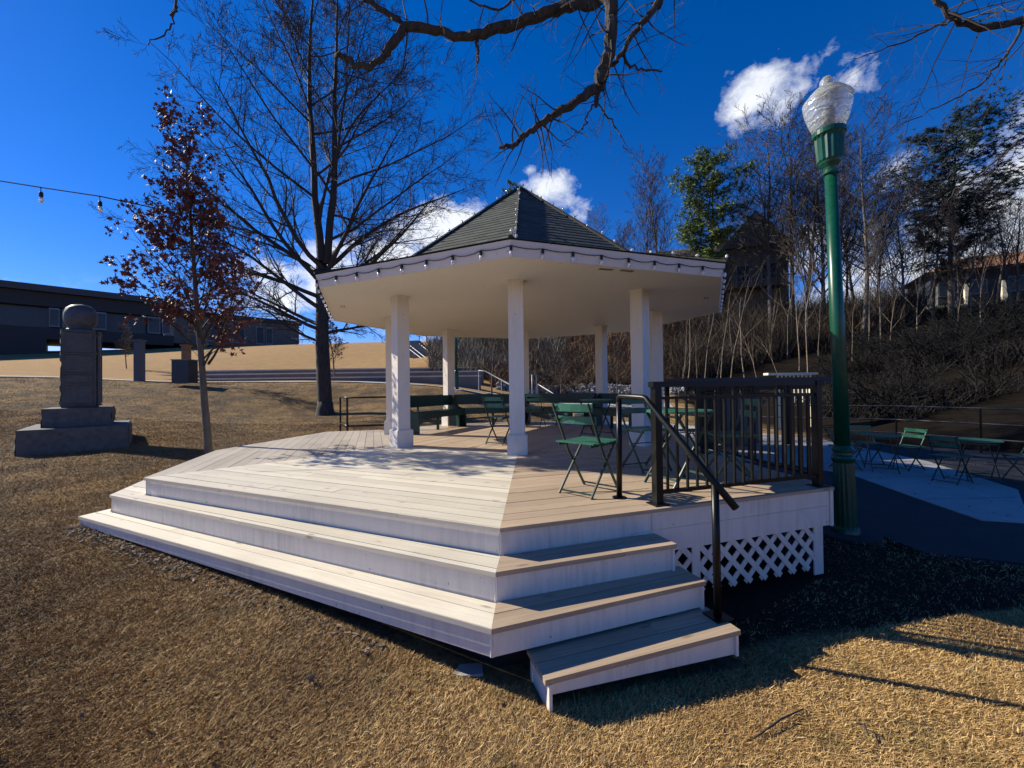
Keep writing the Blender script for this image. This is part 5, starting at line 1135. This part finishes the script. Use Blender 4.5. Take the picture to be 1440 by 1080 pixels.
# sunlit lattice trellis
tx = ony(1096, 540, 15.5); t = thing('trellis', 'cream lattice panel catching the sun behind the right end of the railing', 'trellis', (tx.x, 15.5, .6)); q = MB()
a0, a1 = ony(1094, 549, 15.5), ony(1140, 527, 15.5)
for i in range(9): x = a0.x+(a1.x-a0.x)*i/8; q.box((x, 15.5, (a0.z+a1.z)/2-.2), (.035, .03, a1.z-a0.z+.5))
for i in range(5): z = a0.z-.35+(a1.z-a0.z+.35)*i/4; q.box(((a0.x+a1.x)/2, 15.47, z), (a1.x-a0.x, .03, .04))
q.build('slats', M_CREAM, t); q = MB(); q.box(((a0.x+a1.x)/2-.2, 15.4, a1.z+.04), (a1.x-a0.x+.6, .3, .08)); q.build('top_cap', M_CREAM, t)
q = MB()
for x in (a0.x, a1.x): q.box((x, 15.5, a0.z/2), (.1, .1, a0.z+.6))
q.build('post', M_CREAM, t)
# dark terrace fence behind the patio on the right
fr = thing('terrace_fence', 'long low dark rail fence along the shaded edge of the patio', 'fence', (12, 11.5, .3)); pts = [Vector((8.3, 14.2, 1.05)), Vector((10.8, 11.8, 1.1)), Vector((12.2, 8.8, 1.1)), Vector((13.0, 6.0, 1.15))]
for dz in (0, -.38, -.75): q = MB(); q.tube([p+Vector((0, 0, dz)) for p in pts], .02, 5); q.build('rail', mat('dull_rail', (.09, .085, .08), rough=.5, metal=.5), fr)
for a, b in zip(pts[:-1], pts[1:]):
    for t_ in (0, .5): p = a.lerp(b, t_); q = MB(); q.tube([p, p-Vector((0, 0, 1.1))], .025, 5); q.build('post', M_BLACK, fr)
# string of bulbs at the left
sl_ = thing('string_lights', 'single cable with clear bulbs crossing the sky at the left edge', 'string lights', (-9, 7, 4.5)); a, b, c = ony(-60, 245, 7.5), ony(60, 264, 7.5), ony(215, 292, 7.6); c2 = ony(300, 300, 7.6)
q = MB(); q.tube([a, b, ony(140, 276, 7.5), c, c2], .011, 5); q.build('cable', M_CABLE, sl_)
for px, py in ((57, 263), (140, 276)):
    p = ony(px, py, 7.5); q = MB(); q.tube([p, p-Vector((-.01, 0, .10))], .007, 5); q.build('drop', M_CABLE, sl_); bulb_parts(p-Vector((-.01, 0, .09)), sl_, s=1.7)

# ------------------------------------------------------------------ lawn blades, mulch, fallen bits
deckpoly = [(-.13, 2.33), (1.42, 2.56), (1.33, 2.9), (2.9, 3.86), (2.9, 6.2), (3.3, 8.5), (1, 11.8), (-2, 11.4), (-3, 9.9), (-4.23, 9.56), (-4.8, 6.76), (-4.78, 5.5), (-4.6, 4.56)]
def blades(N_, dmin, dmax, seed, hgt=.034, name='grass', label='short dormant straw-coloured grass of the lawn'):
    r = np.random.RandomState(seed); X = []; Y = []; cnt = 0
    while cnt < N_:
        iu = r.uniform(0, 1, 60000); D = dmin*(dmax/dmin)**(iu**.85); u = r.uniform(-1.36, 1.36, 60000); x = u*D; y = D
        ok = ~((x > 8.8+np.sin(y*2)*.4) & (y > 4.5)) & ~inpoly(x, y, deckpoly) & ~inpoly(x, y, PATIO) & ~inpoly(x, y, ASPH) & ~inpoly(x, y, [(.1, 2.2), (1.42, 2.6), (1.3, 2.9), (.05, 2.5)])
        # clumps; grass thinned where shade is painted on the ground beside the steps
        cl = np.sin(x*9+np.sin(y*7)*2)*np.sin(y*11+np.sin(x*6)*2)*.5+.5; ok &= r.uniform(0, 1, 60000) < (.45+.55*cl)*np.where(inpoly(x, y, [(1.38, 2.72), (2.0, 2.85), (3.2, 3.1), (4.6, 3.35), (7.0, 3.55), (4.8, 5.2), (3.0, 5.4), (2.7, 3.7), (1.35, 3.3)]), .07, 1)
        X.append(x[ok]); Y.append(y[ok]); cnt += ok.sum()
    X = np.concatenate(X)[:N_]; Y = np.concatenate(Y)[:N_]; Z = H(X, Y)+(np.sin(X*2.1+1.3*np.sin(Y*1.7))*np.cos(Y*2.6+X*.7))*.012-.004
    s = 1+Y*.10; h = hgt*r.uniform(.5, 1.3, N_)*(.7+.5*s*.5); wd = .0020*s*r.uniform(.7, 1.5, N_); a = r.uniform(0, 6.283, N_); sw = np.sin(X*1.3+Y*.9)*1.2
    la = r.normal(0, 1.5, N_)+sw; ln = h*r.uniform(.2, 1.9, N_)
    V = np.stack([np.stack([X-np.cos(a)*wd, Y-np.sin(a)*wd, Z], 1), np.stack([X+np.cos(a)*wd, Y+np.sin(a)*wd, Z], 1), np.stack([X+np.cos(la)*ln, Y+np.sin(la)*ln, Z+h*r.uniform(.25, 1, N_)], 1)], 1).reshape(-1, 3)
    me = bpy.data.meshes.new(name); me.vertices.add(N_*3); me.vertices.foreach_set('co', V.ravel()); me.loops.add(N_*3); me.loops.foreach_set('vertex_index', np.arange(N_*3)); me.polygons.add(N_); me.polygons.foreach_set('loop_start', np.arange(N_)*3); me.update(calc_edges=True)
    at = me.attributes.new('rnd', 'FLOAT', 'FACE'); at.data.foreach_set('value', r.beta(2, 2, N_).astype(np.float32)); me.materials.append(M_BLADE)
    o = bpy.data.objects.new(name, me); COL.objects.link(o); tag(o, label, 'grass', kind='stuff'); return o
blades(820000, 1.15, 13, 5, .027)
blades(200000, 9, 24, 6, .030, 'far_grass', 'thin worn brown grass of the slope between the deck and the footpath')
ml_ = MB(); r = random.Random(12)
for i in range(700):
    t = r.random(); a = Vector(S3L).lerp(Vector(S3F), t**1.25*.85); off = abs(r.gauss(0, .09))+.0; x, y = a.x-.41*off, a.y-.91*off; x += r.uniform(-.05, .05)
    z = h1(x, y)+.008; s = r.uniform(.007, .024); ml_.box((x, y, z+r.uniform(0, .012)), (s*1.8, s*.6, s*.22), rot=Quaternion((r.uniform(-.4, .4), r.uniform(-.4, .4), 1), r.uniform(0, 6)).to_matrix(), rnd=r.random())
tag(ml_.build('mulch', M_MULCH), 'scattered bark chips along the foot of the long left step', 'mulch', kind='stuff')
ll_ = MB(); r = random.Random(77)
for i in range(560):
    if i < 170:
        D = 1.3*(9/1.3)**r.random(); x = r.uniform(-1.3, 1.3)*D; y = D
        if inpoly(np.array([x]), np.array([y]), deckpoly)[0]: continue
    else: x = r.uniform(4.2, 11); y = r.uniform(3.6, 12)
    pav = inpoly(np.array([x]), np.array([y]), PATIO)[0] or inpoly(np.array([x]), np.array([y]), ASPH)[0]
    z = .03 if pav else h1(x, y)+.03
    star_leaf(ll_, Vector((x, y, z)), r.uniform(.009, .02), r)
tag(ll_.build('leaf_litter', mat('brown_leaf', (.16, .09, .045), (.07, .04, .022), rough=.7, scale=5, rnd=.6)), 'scattered small brown leaves on the lawn and the paving', 'leaves', kind='stuff')
for i, (px, py, w_, lab) in enumerate(((512, 884, .16, 'pale flat stone under the middle of the lowest long step'), (655, 932, .17, 'pale flat stone under the front corner of the steps'))):
    p = onz(px, py, .15); p.z = h1(p.x, p.y); q = MB(); q.prism([(p.x-w_*.6, p.y), (p.x-w_*.1, p.y-.05), (p.x+w_*.6, p.y-.02), (p.x+w_*.5, p.y+.09), (p.x-w_*.3, p.y+.1)], p.z-.07, [p.z-.008, p.z+.004, p.z-.006, p.z-.02, p.z-.012]); tag(q.build('flat_stone', M_CONC), lab, 'stone', 'pale stones at the foot of the steps')
def leafbit(px, py, z, s, lab, m=M_MULCH):
    p = onz(px, py, z) if z else onz(px, py, 0.0)
    if not z: p.z = h1(p.x, p.y)+.02
    q = MB(); star_leaf(q, p+Vector((0, 0, s*.4)), s, rng); tag(q.build('fallen_leaf', m), lab, 'leaf', 'fallen dry leaves')
leafbit(670, 834, z3+.004, .03, 'curled brown leaf on the lowest long tread close to the corner'); leafbit(438, 1008, 0, .035, 'dark dry leaf on the grass at the bottom left of centre'); leafbit(250, 795, 0, .05, 'dark dry leaf on the grass below the left end of the steps')
q = MB(); r = random.Random(3)
for (a, b) in (((1060, 1055), (1130, 1010)), ((1250, 912), (1300, 922)), ((1205, 1030), (1222, 1050))):
    P, Q2 = onz(*a, 0), onz(*b, 0); P.z = h1(P.x, P.y)+.03; Q2.z = h1(Q2.x, Q2.y)+.03; m3 = P.lerp(Q2, .5)+Vector((.02, .015, .01)); k = MB(); k.tube([P, m3, Q2], [.004, .006, .004], 5); tag(k.build('fallen_twig', M_TWIG), 'thin dark twig lying on the straw grass, %s' % {1060: 'at the bottom centre right', 1250: 'near the edge of the deck shadow', 1205: 'shortest of the three'}[a[0]], 'twig', 'fallen twigs')
for o in bpy.data.objects:
    if '_o' in o.keys(): del o['_o']
